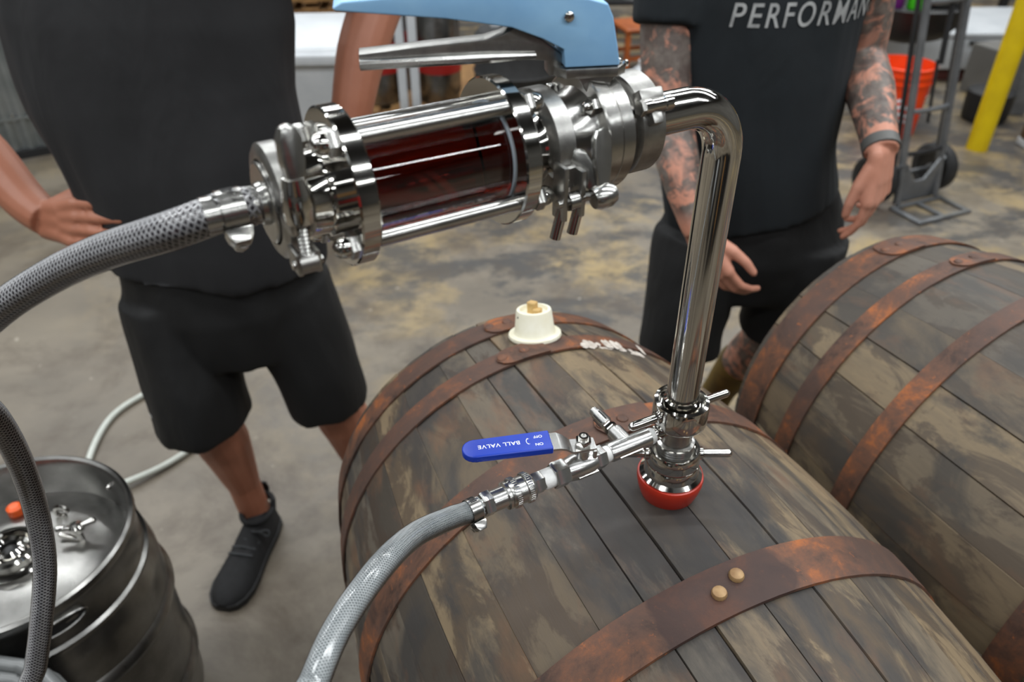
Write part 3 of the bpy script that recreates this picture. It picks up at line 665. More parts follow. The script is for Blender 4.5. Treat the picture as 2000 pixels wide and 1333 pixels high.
# lettering reads from the far side of the barrel
MB_ = text_mb('BALL VALVE', 0.0066, TX @ T(0.0765, -0.0003, 0), spacing=1.08); MB_.build('lettering', M['white_print'], bv, None)
text_mb('ON', 0.0046, TX @ T(0.0415, 0.0048, 0)).build('lettering', M['white_print'], bv, None)
text_mb('OFF', 0.0046, TX @ T(0.0410, -0.0050, 0)).build('lettering', M['white_print'], bv, None)
ar = [(0.0490 + 0.0032 * cos(t), 0.0044 * sin(t), 0.0001) for t in [rad(-65 + 13 * i) for i in range(11)]]
MB().tube([TX @ Vector(p) for p in ar], 0.00035, 5).build('lettering', M['white_print'], bv)
for q in (0, -1):
    p = Vector(ar[q]); sg2 = 1 if q == 0 else -1
    MB().add([TX @ (p + Vector((-0.0018, 0.0002 * sg2, 0))), TX @ (p + Vector((0.0008, -0.0012 * -sg2, 0))), TX @ (p + Vector((0.0006, 0.0016 * sg2, 0)))], [(0, 1, 2)]).build('lettering', M['white_print'], bv, None)
qc = MB().lathe([(0.0088, 0.1645), (0.0122, 0.1660), (0.0136, 0.1685), (0.0136, 0.1735), (0.0124, 0.1745), (0.0124, 0.1805), (0.0136, 0.1815), (0.0136, 0.1865), (0.0122, 0.1890), (0.0110, 0.1895), (0.0128, 0.1900), (0.0128, 0.1925), (0.0100, 0.1935),
                 (0.0098, 0.2060), (0.0080, 0.2065)], 36, MC).build('quick_coupler', M['satin'], fit)
for z0 in (0.1690, 0.1820):     # knurled rings
    kn = MB()
    for k in range(40):
        a = 2 * PI * k / 40; kn.box((0.0136 * cos(a), 0.0136 * sin(a), z0 + 0.0020), (0.0009, 0.0009, 0.0042), MC @ Matrix.Rotation(0, 4, 'Z'))
    kn.build('knurling', M['satin'], qc, None, kind='stuff')
MB().lathe([(0.0086, 0.1425), (0.0094, 0.1445), (0.0094, 0.1530), (0.0084, 0.1550)], 24, MC).build('thread_tape', M['white_tape'], bv)
MB().hexa(0.0100, 0.1545, 0.1650, MC).build('nipple_hex', M['satin'], qc)
MB().hexa(0.0114, 0.2060, 0.2150, MC).build('barb_hex', M['satin'], qc)
MB().lathe([(0.0062, 0.2150), (0.0062, 0.236)], 20, MC).build('barb', M['satin'], qc)

# red bung in the barrel
bung = MB().lathe([(0.0185, -0.022), (0.0240, -0.009), (0.0285, 0.000), (0.0318, 0.010), (0.0334, 0.018), (0.0337, 0.0225), (0.0330, 0.0248), (0.0316, 0.0254), (0.0308, 0.0240), (0.0300, 0.0185), (0.0165, -0.0215)], 56, T(0.1616, 0.583, ZB)).build('barrel_bung', M['red_rubber'])
tag(bung, 'red silicone bung plugged into the barrel under the steel fitting', 'bung')
# white bung resting upside down near the far end of the barrel
wb = thing('barrel_bung', 'cream white bung lying upside down on the far end of the barrel', 'bung', (0, 0, 0))
wl = Vector((0.163, 0.583, 0.319)) + Matrix.Rotation(PI - rad(66.1), 3, 'Z') @ Vector(bpt(0.352, rad(-2.5), 0.0))
tl = Matrix.Rotation(PI - rad(66.1), 4, 'Z') @ Matrix.Rotation(rad(12.5), 4, 'Y') @ Matrix.Rotation(rad(2), 4, 'X')
wb.location = wl; wb.rotation_euler = tl.to_euler()
MB().lathe([(0.0, 0.0005), (0.0360, 0.0005), (0.0372, 0.003), (0.0365, 0.0065), (0.0295, 0.0075), (0.0280, 0.010), (0.0248, 0.039), (0.0235, 0.0415), (0.0200, 0.0418), (0.0190, 0.036), (0.0, 0.036)], 44).build('stopper', M['white_rubber'], wb)
MB().box((0.002, 0.0, 0.043), (0.013, 0.011, 0.018), Matrix.Rotation(0.5, 4, 'Z'), 0.0015, 1).box((-0.006, 0.004, 0.039), (0.012, 0.012, 0.010), Matrix.Rotation(0.9, 4, 'Z'), 0.0015, 1).build('wood_plug', M['tan_wood'], wb, label='broken pale wood plug')
MB().ball((0.010, 0.0228, 0.0340), (0.0018, 0.0010, 0.0020), 8, Matrix.Rotation(0.5, 4, 'Z')).build('vent_hole', M['dark_gap'], wb)
# ------------------------------------------------------------------ hoses
def offset_path(P):
    """parallel-transport frames along a path"""
    N = len(P); tg = [(P[min(i + 1, N - 1)] - P[max(i - 1, 0)]).normalized() for i in range(N)]
    u = Vector((0, 0, 1)); u = (u - tg[0] * u.dot(tg[0])).normalized(); fr = []
    for i in range(N):
        u = (u - tg[i] * u.dot(tg[i])).normalized(); fr.append((u.copy(), tg[i].cross(u)))
    return fr
def braided(name, label, P, r, core, strand, ns, pitch, sw, step=0.0022):
    P = resample(spline(P, 14), 0.004); root = thing(name, label, 'hose', P[0]); P = [p - P[0] for p in P]
    MB().tube(P, r - 0.0012, 20).build('inner_tube', core, root)
    Q = resample(P, step); fr = offset_path(Q); mb = MB(); per = len(Q)
    for s_ in (1, -1):
        for k in range(ns):
            vs = []; fs = []
            for i in range(per):
                a = 2 * PI * k / ns + s_ * 2 * PI * i * step / pitch; u, w_ = fr[i]
                n_ = u * cos(a) + w_ * sin(a); tt = w_ * cos(a) - u * sin(a); rr = r - (0.0007 if s_ > 0 else 0.0011)
                c = Q[i] + n_ * rr; vs += [c - tt * sw, c + n_ * sw * 0.45, c + tt * sw]
            for i in range(per - 1):
                b = i * 3; fs += [(b, b + 3, b + 4, b + 1), (b + 1, b + 4, b + 5, b + 2)]
            mb.add(vs, fs)
    mb.build('braid', strand, root, 80, kind='stuff', label='crossed white braid strands')
    MB().tube(P, r, 20, False).build('clear_sheath', M['sheath'], root)
    return root
mainhose = [(-0.1440, 0.4012, 1.3882), (-0.156, 0.394, 1.389), (-0.188, 0.392, 1.378), (-0.243, 0.414, 1.352), (-0.291, 0.432, 1.325), (-0.343, 0.445, 1.291), (-0.405, 0.469, 1.238), (-0.436, 0.493, 1.185),
            (-0.444, 0.518, 1.135), (-0.454, 0.533, 1.069), (-0.468, 0.540, 0.993), (-0.478, 0.531, 0.927), (-0.492, 0.513, 0.868), (-0.511, 0.494, 0.805), (-0.531, 0.473, 0.741), (-0.515, 0.42, 0.55), (-0.47, 0.35, 0.3), (-0.42, 0.25, 0.09), (-0.33, 0.08, 0.014), (-0.2, -0.2, 0.0125)]
braided('braided_hose', 'thick clear braided hose arching left from the sight glass and hanging past the keg', mainhose, 0.0112, M['core_dark'], M['strand'], 12, 0.046, 0.00092)
gas = [(-0.0276, 0.4766, 1.0685), (-0.041, 0.467, 1.070), (-0.051, 0.453, 1.080), (-0.073, 0.413, 1.107), (-0.087, 0.369, 1.132), (-0.101, 0.332, 1.140), (-0.112, 0.302, 1.140), (-0.119, 0.274, 1.136), (-0.125, 0.249, 1.127), (-0.128, 0.19, 1.06), (-0.13, 0.14, 0.9), (-0.13, 0.1, 0.6), (-0.125, 0.08, 0.3), (-0.09, 0.02, 0.07), (0.0, -0.15, 0.0115), (0.1, -0.35, 0.0105)]
braided('braided_hose', 'thinner pale braided hose curving down from the blue handled ball valve', gas, 0.0097, M['core_pale'], M['strand_pale'], 16, 0.034, 0.0008, 0.002)
def hose_clamp(label, base, d, r, up_dir, wd=0.012):
    """worm-drive clamp; d along hose, screw on the side given by up_dir"""
    d = Vector(d).normalized(); sd = Vector(up_dir); sd = (sd - d * sd.dot(d)).normalized()
    root = thing('hose_clamp', label, 'hose clamp', base, 0, 'hose clamps'); m_ = AX((0, 0, 0), d, sd.cross(d))
    MB().ring([(r, -wd / 2), (r + 0.0009, -wd / 2), (r + 0.0009, wd / 2), (r, wd / 2)], 40, m_).build('band', M['steel'], root)
    tn = d.cross(sd)
    for k in range(-6, 7):
        a = k * 0.155 + PI; nn = sd * cos(a) + tn * sin(a); tt = tn * cos(a) - sd * sin(a); c = nn * (r + 0.00095)
        mm = Matrix(((tt.x, d.x, nn.x, c.x), (tt.y, d.y, nn.y, c.y), (tt.z, d.z, nn.z, c.z), (0, 0, 0, 1)))
        MB().box((0, 0, 0), (0.0008, wd * 0.55, 0.0003), mm).build('slot', M['dark_gap'], root)
    c = sd * (r + 0.0048); mm = Matrix(((tn.x, d.x, sd.x, c.x), (tn.y, d.y, sd.y, c.y), (tn.z, d.z, sd.z, c.z), (0, 0, 0, 1)))
    MB().prism([(-wd / 2 - 0.001, -0.004), (wd / 2 + 0.001, -0.004), (wd / 2, 0.001), (wd * 0.32, 0.004), (-wd * 0.32, 0.004), (-wd / 2, 0.001)], -0.0055, 0.0055, mm @ Matrix(((0, 0, 1, 0), (1, 0, 0, 0), (0, 1, 0, 0), (0, 0, 0, 1))), 0.0006).build('screw_housing', M['steel'], root)
    s_ = MB().hexa(0.0046, 0.0058, 0.0112, mm @ AX((0, 0, 0.0005), (-1, 0, 0)), 8).build('screw', M['chrome'], root)
    MB().box((-0.0113, 0, 0.0005), (0.0004, 0.0075, 0.0012), mm).build('screw_slot', M['dark_gap'], s_)
    return root
hose_clamp('steel worm clamp on the thick braided hose beside the sight glass', (-0.1535, 0.3953, 1.3884), (-0.8595, -0.511, 0), 0.0113, (0.45, -0.55, -0.72), 0.013)
hose_clamp('small steel worm clamp on the thin braided hose beside the coupler', (-0.0335, 0.4725, 1.0688), (-0.82, -0.56, 0.05), 0.0098, (0.42, -0.62, -0.66), 0.010)
fl = [(-0.48, 0.72), (-0.582, 0.864), (-0.672, 0.962), (-0.814, 1.159), (-0.971, 1.342), (-1.122, 1.482), (-1.196, 1.628), (-1.214, 1.81), (-1.161, 1.924), (-1.068, 2.002), (-0.925, 1.937), (-0.857, 1.791), (-0.913, 1.702), (-0.977, 1.613), (-1.055, 1.538), (-1.178, 1.44), (-1.294, 1.36), (-1.5, 1.25)]
flz = [0.0095] * len(fl); flz[13] = 0.012; flz[14] = 0.020; flz[15] = 0.028; flz[16] = 0.013
P = spline([(x, y, z) for (x, y), z in zip(fl, flz)], 10)
tag(MB().tube(P, 0.0092, 12).build('garden_hose', M['tag']), 'pale grey hose looping across the concrete floor behind the keg', 'hose')

# ------------------------------------------------------------------ keg
kg = thing('steel_keg', 'stainless steel beer keg with rolled rim at lower left', 'keg', (-0.815, 0.855, 0))
def bulge(z, r=0.204, h=0.009): return [(r, z - 0.016), (r + h * 0.7, z - 0.008), (r + h, z), (r + h * 0.7, z + 0.008), (r, z + 0.016)]
body = [(0.0, 0.03), (0.16, 0.03), (0.178, 0.0), (0.186, 0.0), (0.189, 0.008), (0.187, 0.055), (0.199, 0.085), (0.204, 0.11)] + bulge(0.20) + [(0.204, 0.30)] + bulge(0.39) + \
       [(0.204, 0.46), (0.201, 0.478), (0.1955, 0.492), (0.1945, 0.496), (0.196, 0.500), (0.196, 0.504), (0.1905, 0.508), (0.1885, 0.515), (0.1885, 0.566), (0.1925, 0.572), (0.1945, 0.580), (0.1925, 0.588), (0.1875, 0.5915), (0.1825, 0.588), (0.1808, 0.580), (0.1825, 0.570), (0.1815, 0.530), (0.176, 0.514)]
MB().lathe(body, 88, None, caps=False).build('keg_body', M['kegsteel'], kg)
MB().lathe([(0.1765, 0.514), (0.165, 0.520), (0.13, 0.530), (0.08, 0.538), (0.0, 0.541)], 72, None, caps=False).build('keg_top', M['kegsteel'], kg)
nk = MB().lathe([(0.058, 0.530), (0.056, 0.546), (0.050, 0.550), (0.046, 0.552), (0.046, 0.566), (0.042, 0.570), (0.036, 0.570), (0.034, 0.560), (0.032, 0.556), (0.0, 0.556)], 44, None, caps=False).build('valve_neck', M['chrome'], kg)
MB().ring([(0.014, 0.556), (0.024, 0.556), (0.026, 0.566), (0.020, 0.572), (0.014, 0.568)], 28).build('valve_seat', M['chrome'], nk)
MB().ball((0, 0, 0.556), (0.013, 0.013, 0.010), 16).build('valve_ball', M['dark_gap'], nk)
for k in range(3): MB().box((0.030 * cos(k * 2.09 + 0.4), 0.030 * sin(k * 2.09 + 0.4), 0.572), (0.012, 0.007, 0.005), None, 0.001).build('retainer_tab', M['steel'], nk)
wn = thing; cc = Vector((0.088, 0.046, 0.527))
cp = MB().lathe([(0.0055, 0.0), (0.0055, 0.036)], 14, T(*cc)).build('purge_valve', M['chrome'], kg)
MB().lathe([(0.0115, 0.030), (0.0125, 0.033), (0.0125, 0.040), (0.009, 0.043), (0.0, 0.0435)], 20, T(*cc)).build('purge_knob', M['chrome'], cp)
for an in (0.35, 3.5):
    MB().capsule(cc + Vector((0, 0, 0.036)), cc + Vector((0.026 * cos(an), 0.026 * sin(an), 0.042)), 0.0045, 0.0062, 12).build('purge_wing', M['chrome'], cp)
MB().capsule(cc + Vector((-0.004, -0.004, 0.012)), cc + Vector((-0.03, -0.002, 0.020)), 0.0042, 0.005, 12).build('purge_arm', M['chrome'], cp)
ring = [(0.035 + 0.011 * cos(t), 0.095 + 0.0, 0.548 + 0.011 * sin(t)) for t in [i * 2 * PI / 16 * 0.82 for i in range(17)]]
MB().tube(ring, 0.0042, 10).build('lifting_hook', M['chrome'], kg)
MB().lathe([(0.005, 0), (0.005, 0.012)], 12, T(0.036, 0.095, 0.527)).build('hook_post', M['chrome'], kg)
MB().lathe([(0.011, 0), (0.013, 0.006), (0.013, 0.02), (0.008, 0.024), (0, 0.0245)], 20, T(-0.052, 0.105, 0.528)).build('orange_cap', M['orange_cap'], kg, label='orange plastic cap')
for an in (-44, 46, 136, 226):       # grip holes pressed in the rim collar
    a = rad(an); c = Vector((0.1888 * cos(a), 0.1888 * sin(a), 0.543)); tt = Vector((-sin(a), cos(a), 0))
    pts = [c + tt * (0.042 * cos(t)) * 1.0 + Vector((0, 0, 0.013 * sin(t))) for t in [2 * PI * i / 24 for i in range(25)]]
    pts = [Vector((p.x, p.y, 0)).normalized() * 0.1890 + Vector((0, 0, p.z)) for p in pts]
    MB().tube(pts, 0.003, 8).build('grip_edge', M['kegsteel'], kg)
    cen = Vector((0.1893 * cos(a), 0.1893 * sin(a), 0.543)); MB().add([cen] + [Vector((p.x, p.y, 0)).normalized() * 0.1893 + Vector((0, 0, p.z)) for p in pts[:-1]], [(0, i + 1, (i + 1) % 24 + 1) for i in range(24)]).build('grip_hole', M['dark_gap'], kg, None)
for an in (60, 28): MB().ball((0.1815 * cos(rad(an)), 0.1815 * sin(rad(an)), 0.545), (0.006, 0.006, 0.005), 12).build('rim_weld', M['chrome'], kg)
# coiled tubing lying on a crate in front of the keg
ct = thing('plastic_crate', 'dark crate carrying coiled grey tubing at the bottom left corner', 'crate', (-0.735, 0.455, 0), 0.1)
MB().box((0, 0, 0.255), (0.30, 0.28, 0.51), None, 0.01, 2).build('crate_body', M['dark_steel'], ct)
for k in (-1, 1): MB().box((0, k * 0.143, 0.49), (0.31, 0.012, 0.036), None, 0.003).build('crate_rim', M['dark_steel'], ct)
pts = []
for i in range(150):
    t = i / 24 * 1.0; a = 2 * PI * t; r_ = 0.165 + 0.012 * sin(a * 0.37 + 1); pts.append((r_ * cos(a), r_ * sin(a), 0.5125 + 0.0105 + (i / 150) * 0.040 + 0.002 * sin(3 * a)))
co = MB().tube(pts, 0.0105, 12).build('tubing_coil', M['tubing']); co.location = (-0.735, 0.485, 0.0)
tag(co, 'coil of grey tubing at the bottom left corner in front of the keg', 'tubing')
# ------------------------------------------------------------------ people
def bez_limb(mb, pts, rs, n=14): mb.tube(resample_lin(pts, 6), interp(rs, len(pts), 6), n)
def resample_lin(pts, k):
    return spline(pts, k)
def interp(rs, n, k):
    out = []
    for i in range(n - 1):
        for q in range(k):
            t = q / k; a = rs[i]; b = rs[i + 1]
            out.append(tuple(x + (y - x) * t for x, y in zip(a, b)) if isinstance(a, tuple) else a + (b - a) * t)
    out.append(rs[-1]); return out
def stack(mb, rings, n=28, k=5):
    """torso-like stack of ellipses: (x, y, z, rx, ry)"""
    pts = spline([r[:3] for r in rings], k); rr = interp([(r[3], r[4]) for r in rings], len(rings), k)
    mb.tube(pts, rr, n, True, None, (1, 0, 0))
def hand(mb, wrist, f, b, thumb, curls, spread=0.10, thumb_out=0.7, sc=1.0, thumb_curl=0.25):
    """palm, four fingers and a thumb. f: finger direction, b: back of the hand, thumb: +1/-1 side"""
    wr = Vector(wrist); f = Vector(f).normalized(); b = Vector(b); b = (b - f * b.dot(f)).normalized(); t = b.cross(f).normalized() * thumb
    L = [(0.043, 0.026, 0.021), (0.047, 0.030, 0.022), (0.043, 0.028, 0.021), (0.034, 0.021, 0.018)]
    off = [0.030, 0.010, -0.010, -0.029]; kn = [0.088, 0.092, 0.087, 0.078]
    for i in range(4):
        k0 = wr + t * (off[i] * 0.55 * sc) + f * 0.012 * sc; k1 = wr + f * (kn[i] * sc) + t * (off[i] * sc)
        mb.capsule(k0, k1, 0.0155 * sc, 0.0125 * sc)
        d = (f + t * (spread * (off[i] / 0.03))).normalized(); p = k1; c = 0.0
        for j in range(3):
            c += curls[i] * (0.75, 1.0, 0.7)[j]; dd = (d * cos(c) - b * sin(c)).normalized(); q = p + dd * (L[i][j] * sc)
            r0 = (0.0096, 0.0086, 0.0078, 0.0068)[j] * sc * (0.9 if i == 3 else 1); r1 = (0.0096, 0.0086, 0.0078, 0.0068)[j + 1] * sc * (0.9 if i == 3 else 1)
            mb.capsule(p, q, r0, r1, 10); p = q
    for s_ in (-0.018, 0.0, 0.018): mb.capsule(wr - f * 0.004 + t * s_ * sc, wr + f * 0.05 * sc + t * s_ * 1.15 * sc, 0.0155 * sc, 0.016 * sc)
    p = wr + f * 0.022 * sc + t * 0.022 * sc - b * 0.004; d = (f * 0.72 + t * thumb_out - b * 0.28).normalized()
    for j, (ln, r0, r1) in enumerate(((0.042, 0.0165, 0.0125), (0.033, 0.0118, 0.0102), (0.027, 0.0102, 0.0080))):
        q = p + d * ln * sc; mb.capsule(p, q, r0 * sc, r1 * sc, 10); p = q; d = (d + f * thumb_curl - t * thumb_curl * 0.8).normalized()
def head(mb, c):
    x, y, z = c
    mb.ball((x, y, z), (0.076, 0.095, 0.115), 24); mb.ball((x, y - 0.035, z - 0.055), (0.058, 0.062, 0.06), 20)
    mb.capsule((x, y - 0.092, z + 0.01), (x, y - 0.108, z - 0.025), 0.009, 0.014)
    for s_ in (-1, 1):
        mb.ball((x + s_ * 0.079, y + 0.005, z - 0.005), (0.010, 0.022, 0.033), 12); mb.ball((x + s_ * 0.032, y - 0.082, z + 0.006), (0.014, 0.010, 0.009), 12)
    mb.capsule((x - 0.02, y - 0.092, z - 0.058), (x + 0.02, y - 0.092, z - 0.058), 0.008)
def fold(b, amp, seed, sx=(7, 7, 2.2), hemz=None):
    b.normal_update()
    for v in b.verts:
        p = v.co; q = noise.noise(Vector((p.x * sx[0] + seed, p.y * sx[1], p.z * sx[2]))) + 0.5 * noise.noise(Vector((p.x * sx[0] * 2.3, p.y * sx[1] * 2.3 + seed, p.z * sx[2] * 2.6)))
        v.co = p + v.normal * (q * amp)
def localise(b, loc):
    for v in b.verts: v.co = v.co - Vector(loc)
def shoe(root, heel, toe, base, tabs=True, lace_side=-1):
    """low knit trainer: upper, sole, collar, laces"""
    h = Vector(heel); d = Vector(toe) - h; L = d.length; d.normalize(); sd = Vector((d.y, -d.x, 0)); k = L / 0.285
    def place(u, s_, z): return h + d * (u * k) + sd * (s_ * k) + Vector((0, 0, z)) - Vector(base)
    S = [(0.0, 0.020, 0.060), (0.012, 0.032, 0.085), (0.05, 0.039, 0.092), (0.085, 0.040, 0.090), (0.115, 0.041, 0.082), (0.15, 0.044, 0.068), (0.19, 0.049, 0.057), (0.225, 0.050, 0.050), (0.255, 0.043, 0.042), (0.275, 0.030, 0.034), (0.284, 0.012, 0.026)]
    vs = []; fs = []; n = 18
    for (u, w_, hh) in S:
        for i in range(n):
            a = PI * i / (n - 1); x = cos(a); y = sin(a); ex = abs(x) ** 0.75 * (1 if x > 0 else -1); vs.append(place(u, w_ * ex * (0.86 + 0.14 * (1 - y)), 0.012 + (hh - 0.012) * y ** 0.8))
    for j in range(len(S) - 1):
        for i in range(n - 1): fs.append((j * n + i, j * n + i + 1, (j + 1) * n + i + 1, (j + 1) * n + i))
    fs.append(tuple(range(n))); fs.append(tuple((len(S) - 1) * n + i for i in reversed(range(n))))
    sh = MB().add(vs, fs).build('shoe_upper', M['shoe'], root, 60)
    out = [(u, w_ + 0.003) for (u, w_, _) in S] ; poly = [(u - (0.004 if i == 0 else 0), w_) for i, (u, w_) in enumerate(out)] + [(u, -w_) for u, w_ in reversed(out)]
    mb = MB().prism([(u * k, w_ * k) for u, w_ in poly], 0.0, 0.020, None, 0.004, 2)
    mm = Matrix(((d.x, -sd.x, 0, h.x - base[0]), (d.y, -sd.y, 0, h.y - base[1]), (0, 0, 1, 0.0005), (0, 0, 0, 1)))
    MB().add(mb.v, mb.f, mm).build('shoe_sole', M['black_rubber'], root)
    col = [place(0.05 + 0.047 * cos(t), 0.037 * sin(t), 0.093 + 0.012 * (cos(t) < -0.3)) for t in [2 * PI * i / 24 for i in range(25)]]
    MB().tube(col, 0.007, 10).build('shoe_collar', M['shoe'], root)
    if tabs: MB().tube([place(0.005, 0, 0.085), place(-0.006, 0, 0.115), place(-0.004, 0, 0.135)], [(0.004, 0.011), (0.003, 0.011), (0.003, 0.008)], 10, True, None, tuple(d)).build('pull_tab', M['shoe'], root)
    for u in (0.125, 0.145, 0.165): MB().tube([place(u, 0.030, 0.060), place(u + 0.006, 0, 0.098 - u * 0.18), place(u, -0.030, 0.060)], 0.0026, 8).build('lace', M['lace'], root)
    lp = [place(0.115 + 0.012 * sin(t * 2) * 0.3, lace_side * (0.012 + 0.045 * sin(t / 2)), 0.088 + 0.008 * sin(t)) for t in [2 * PI * i / 14 for i in range(15)]]
    MB().tube(lp, 0.0022, 8).build('lace_loop', M['lace'], root)

# ---- man in charcoal tee, hands on hips
B1 = (-0.56, 1.42, 0.0)
p1 = thing('person', 'person in charcoal tee and black sport shorts, hands on hips behind the sight glass', 'person', B1, 0, 'people watching the barrel')
mb = MB()
stack(mb, [(-0.59, 1.41, 0.74, 0.17, 0.12), (-0.60, 1.42, 0.95, 0.175, 0.125), (-0.62, 1.44, 1.2, 0.20, 0.125), (-0.62, 1.46, 1.40, 0.18, 0.10), (-0.62, 1.465, 1.48, 0.09, 0.08), (-0.62, 1.46, 1.52, 0.062, 0.062), (-0.62, 1.45, 1.60, 0.058, 0.060)])
head(mb, (-0.62, 1.44, 1.70))
mb.tube(spline([(-0.80, 1.46, 1.42), (-0.99, 1.52, 1.25), (-1.13, 1.53, 1.07)], 6), interp([0.066, 0.056, 0.046], 3, 6), 14)
mb.tube(spline([(-1.13, 1.53, 1.07), (-1.035, 1.485, 0.978), (-0.950, 1.418, 0.918), (-0.888, 1.372, 0.896)], 6), interp([0.047, 0.047, 0.041, 0.034], 4, 6), 14)
hand(mb, (-0.888, 1.372, 0.896), (0.84, -0.52, 0.18), (-0.42, -0.80, 0.36), 1, (0.08, 0.10, 0.10, 0.12), 0.05, 0.45, 1.16)
mb.tube(spline([(-0.44, 1.46, 1.42), (-0.31, 1.56, 1.32), (-0.25, 1.60, 1.25)], 6), interp([0.066, 0.056, 0.050], 3, 6), 14)
mb.tube(spline([(-0.25, 1.60, 1.25), (-0.285, 1.54, 1.16), (-0.312, 1.49, 1.045), (-0.335, 1.455, 0.955)], 6), interp([0.050, 0.047, 0.038, 0.030], 4, 6), 14)
hand(mb, (-0.335, 1.455, 0.955), (-0.40, -0.40, -0.82), (0.62, -0.70, 0.1), -1, (0.2, 0.2, 0.22, 0.25), 0.1, 0.5)
mb.tube(spline([(-0.69, 1.42, 0.80), (-0.685, 1.36, 0.62), (-0.68, 1.335, 0.47), (-0.672, 1.37, 0.33), (-0.660, 1.39, 0.17), (-0.650, 1.39, 0.07)], 6), interp([0.09, 0.078, 0.060, 0.061, 0.039, 0.038], 6, 6), 16)
mb.tube(spline([(-0.50, 1.43, 0.80), (-0.455, 1.42, 0.62), (-0.430, 1.42, 0.47), (-0.405, 1.45, 0.33), (-0.385, 1.47, 0.17), (-0.378, 1.47, 0.07)], 6), interp([0.09, 0.078, 0.060, 0.062, 0.040, 0.038], 6, 6), 16)
mb.capsule((-0.642, 1.385, 0.042), (-0.660, 1.26, 0.030), 0.028, 0.018); mb.capsule((-0.370, 1.475, 0.042), (-0.350, 1.34, 0.030), 0.028, 0.018)
b = remesh(mb, 0.004, 2, 0.45); localise(b, B1); bm_obj(b, 'body', M['skin_left'], p1)
mb = MB()
stack(mb, [(-0.600, 1.405, 0.805, 0.222, 0.155), (-0.597, 1.405, 0.88, 0.222, 0.150), (-0.612, 1.42, 1.0, 0.232, 0.16), (-0.634, 1.43, 1.12, 0.246, 0.16), (-0.63, 1.44, 1.25, 0.250, 0.155), (-0.625, 1.45, 1.37, 0.235, 0.14), (-0.62, 1.46, 1.45, 0.18, 0.115), (-0.62, 1.46, 1.51, 0.085, 0.08)])
mb.tube([(-0.78, 1.46, 1.42), (-0.97, 1.515, 1.27)], [0.088, 0.080], 18); mb.tube([(-0.46, 1.46, 1.42), (-0.33, 1.54, 1.345)], [0.088, 0.082], 18)
b = remesh(mb, 0.008, 4); fold(b, 0.014, 3.1); localise(b, B1); bm_obj(b, 'tee_shirt', M['tee_charcoal'], p1)
mb = MB()
stack(mb, [(-0.59, 1.415, 0.60, 0.185, 0.135), (-0.595, 1.41, 0.72, 0.212, 0.15), (-0.60, 1.41, 0.84, 0.19, 0.14)])
mb.tube(spline([(-0.69, 1.39, 0.72), (-0.690, 1.365, 0.60), (-0.683, 1.34, 0.50), (-0.680, 1.338, 0.425)], 5), interp([(0.115, 0.125), (0.108, 0.118), (0.102, 0.112), (0.103, 0.112)], 4, 5), 22, True, None, (1, 0, 0))
mb.tube(spline([(-0.49, 1.42, 0.72), (-0.458, 1.42, 0.60), (-0.437, 1.42, 0.50), (-0.427, 1.425, 0.415)], 5), interp([(0.112, 0.125), (0.103, 0.115), (0.094, 0.108), (0.090, 0.105)], 4, 5), 22, True, None, (1, 0, 0))
b = remesh(mb, 0.008, 3); fold(b, 0.011, 8.4, (9, 9, 3)); tree1 = BVHTree.FromBMesh(b); localise(b, B1); bm_obj(b, 'shorts', M['shorts_black'], p1)
for (lx, lz) in ((-0.765, 0.485), (-0.668, 0.425)):      # small pale marks printed on the shorts
    vs = []
    for dx, dz in ((-0.006, -0.004), (0.004, -0.006), (0.007, 0.004), (-0.003, 0.006)):
        h = tree1.ray_cast(Vector((lx + dx, 0.9, lz + dz)), Vector((0, 1, 0)), 1.0)
        vs.append((h[0] if h[0] is not None else Vector((lx + dx, 1.24, lz + dz))) + Vector((0, -0.0015, 0)) - Vector(B1))
    MB().add(vs, [(0, 1, 2, 3)]).build('printed_mark', M['silver_print'], p1, None)
shoe(p1, (-0.628, 1.425, 0), (-0.672, 1.142, 0), B1); shoe(p1, (-0.375, 1.505, 0), (-0.330, 1.225, 0), B1, True, 1)
hr = MB(); hr.ball((-0.62, 1.452, 1.725), (0.083, 0.098, 0.108), 24); b = remesh(hr, 0.008, 2); localise(b, B1)
bmesh.ops.delete(b, geom=[v for v in b.verts if v.co.z < 1.72 and v.co.y < 0.0], context='VERTS'); bm_obj(b, 'hair', M['hair'], p1)

# ---- tattooed man in navy tee
B2 = (0.5, 1.64, 0.0)
p2 = thing('person', 'person with tattooed arms in navy lettered tee and black shorts behind the tall pipe', 'person', B2, 0, 'people watching the barrel')
mb = MB()
stack(mb, [(0.54, 1.61, 0.74, 0.16, 0.11), (0.49, 1.61, 0.98, 0.15, 0.10), (0.47, 1.61, 1.2, 0.165, 0.10), (0.465, 1.62, 1.38, 0.15, 0.09), (0.465, 1.625, 1.45, 0.085, 0.075), (0.465, 1.62, 1.50, 0.058, 0.058), (0.465, 1.61, 1.58, 0.055, 0.056)])
head(mb, (0.465, 1.60, 1.68))
mb.tube(spline([(0.300, 1.61, 1.38), (0.296, 1.57, 1.22), (0.298, 1.525, 1.085)], 6), interp([0.062, 0.056, 0.047], 3, 6), 14)
mb.tube(spline([(0.298, 1.525, 1.085), (0.318, 1.44, 0.985), (0.345, 1.385, 0.905), (0.360, 1.362, 0.872)], 6), interp([0.046, 0.042, 0.032, 0.028], 4, 6), 14)
hand(mb, (0.360, 1.362, 0.872), (0.42, -0.22, -0.80), (-0.62, -0.66, -0.2), 1, (0.45, 0.5, 0.5, 0.5), 0.06, 0.5)
mb.tube(spline([(0.640, 1.62, 1.38), (0.682, 1.63, 1.24), (0.700, 1.635, 1.13)], 6), interp([0.062, 0.055, 0.046], 3, 6), 14)
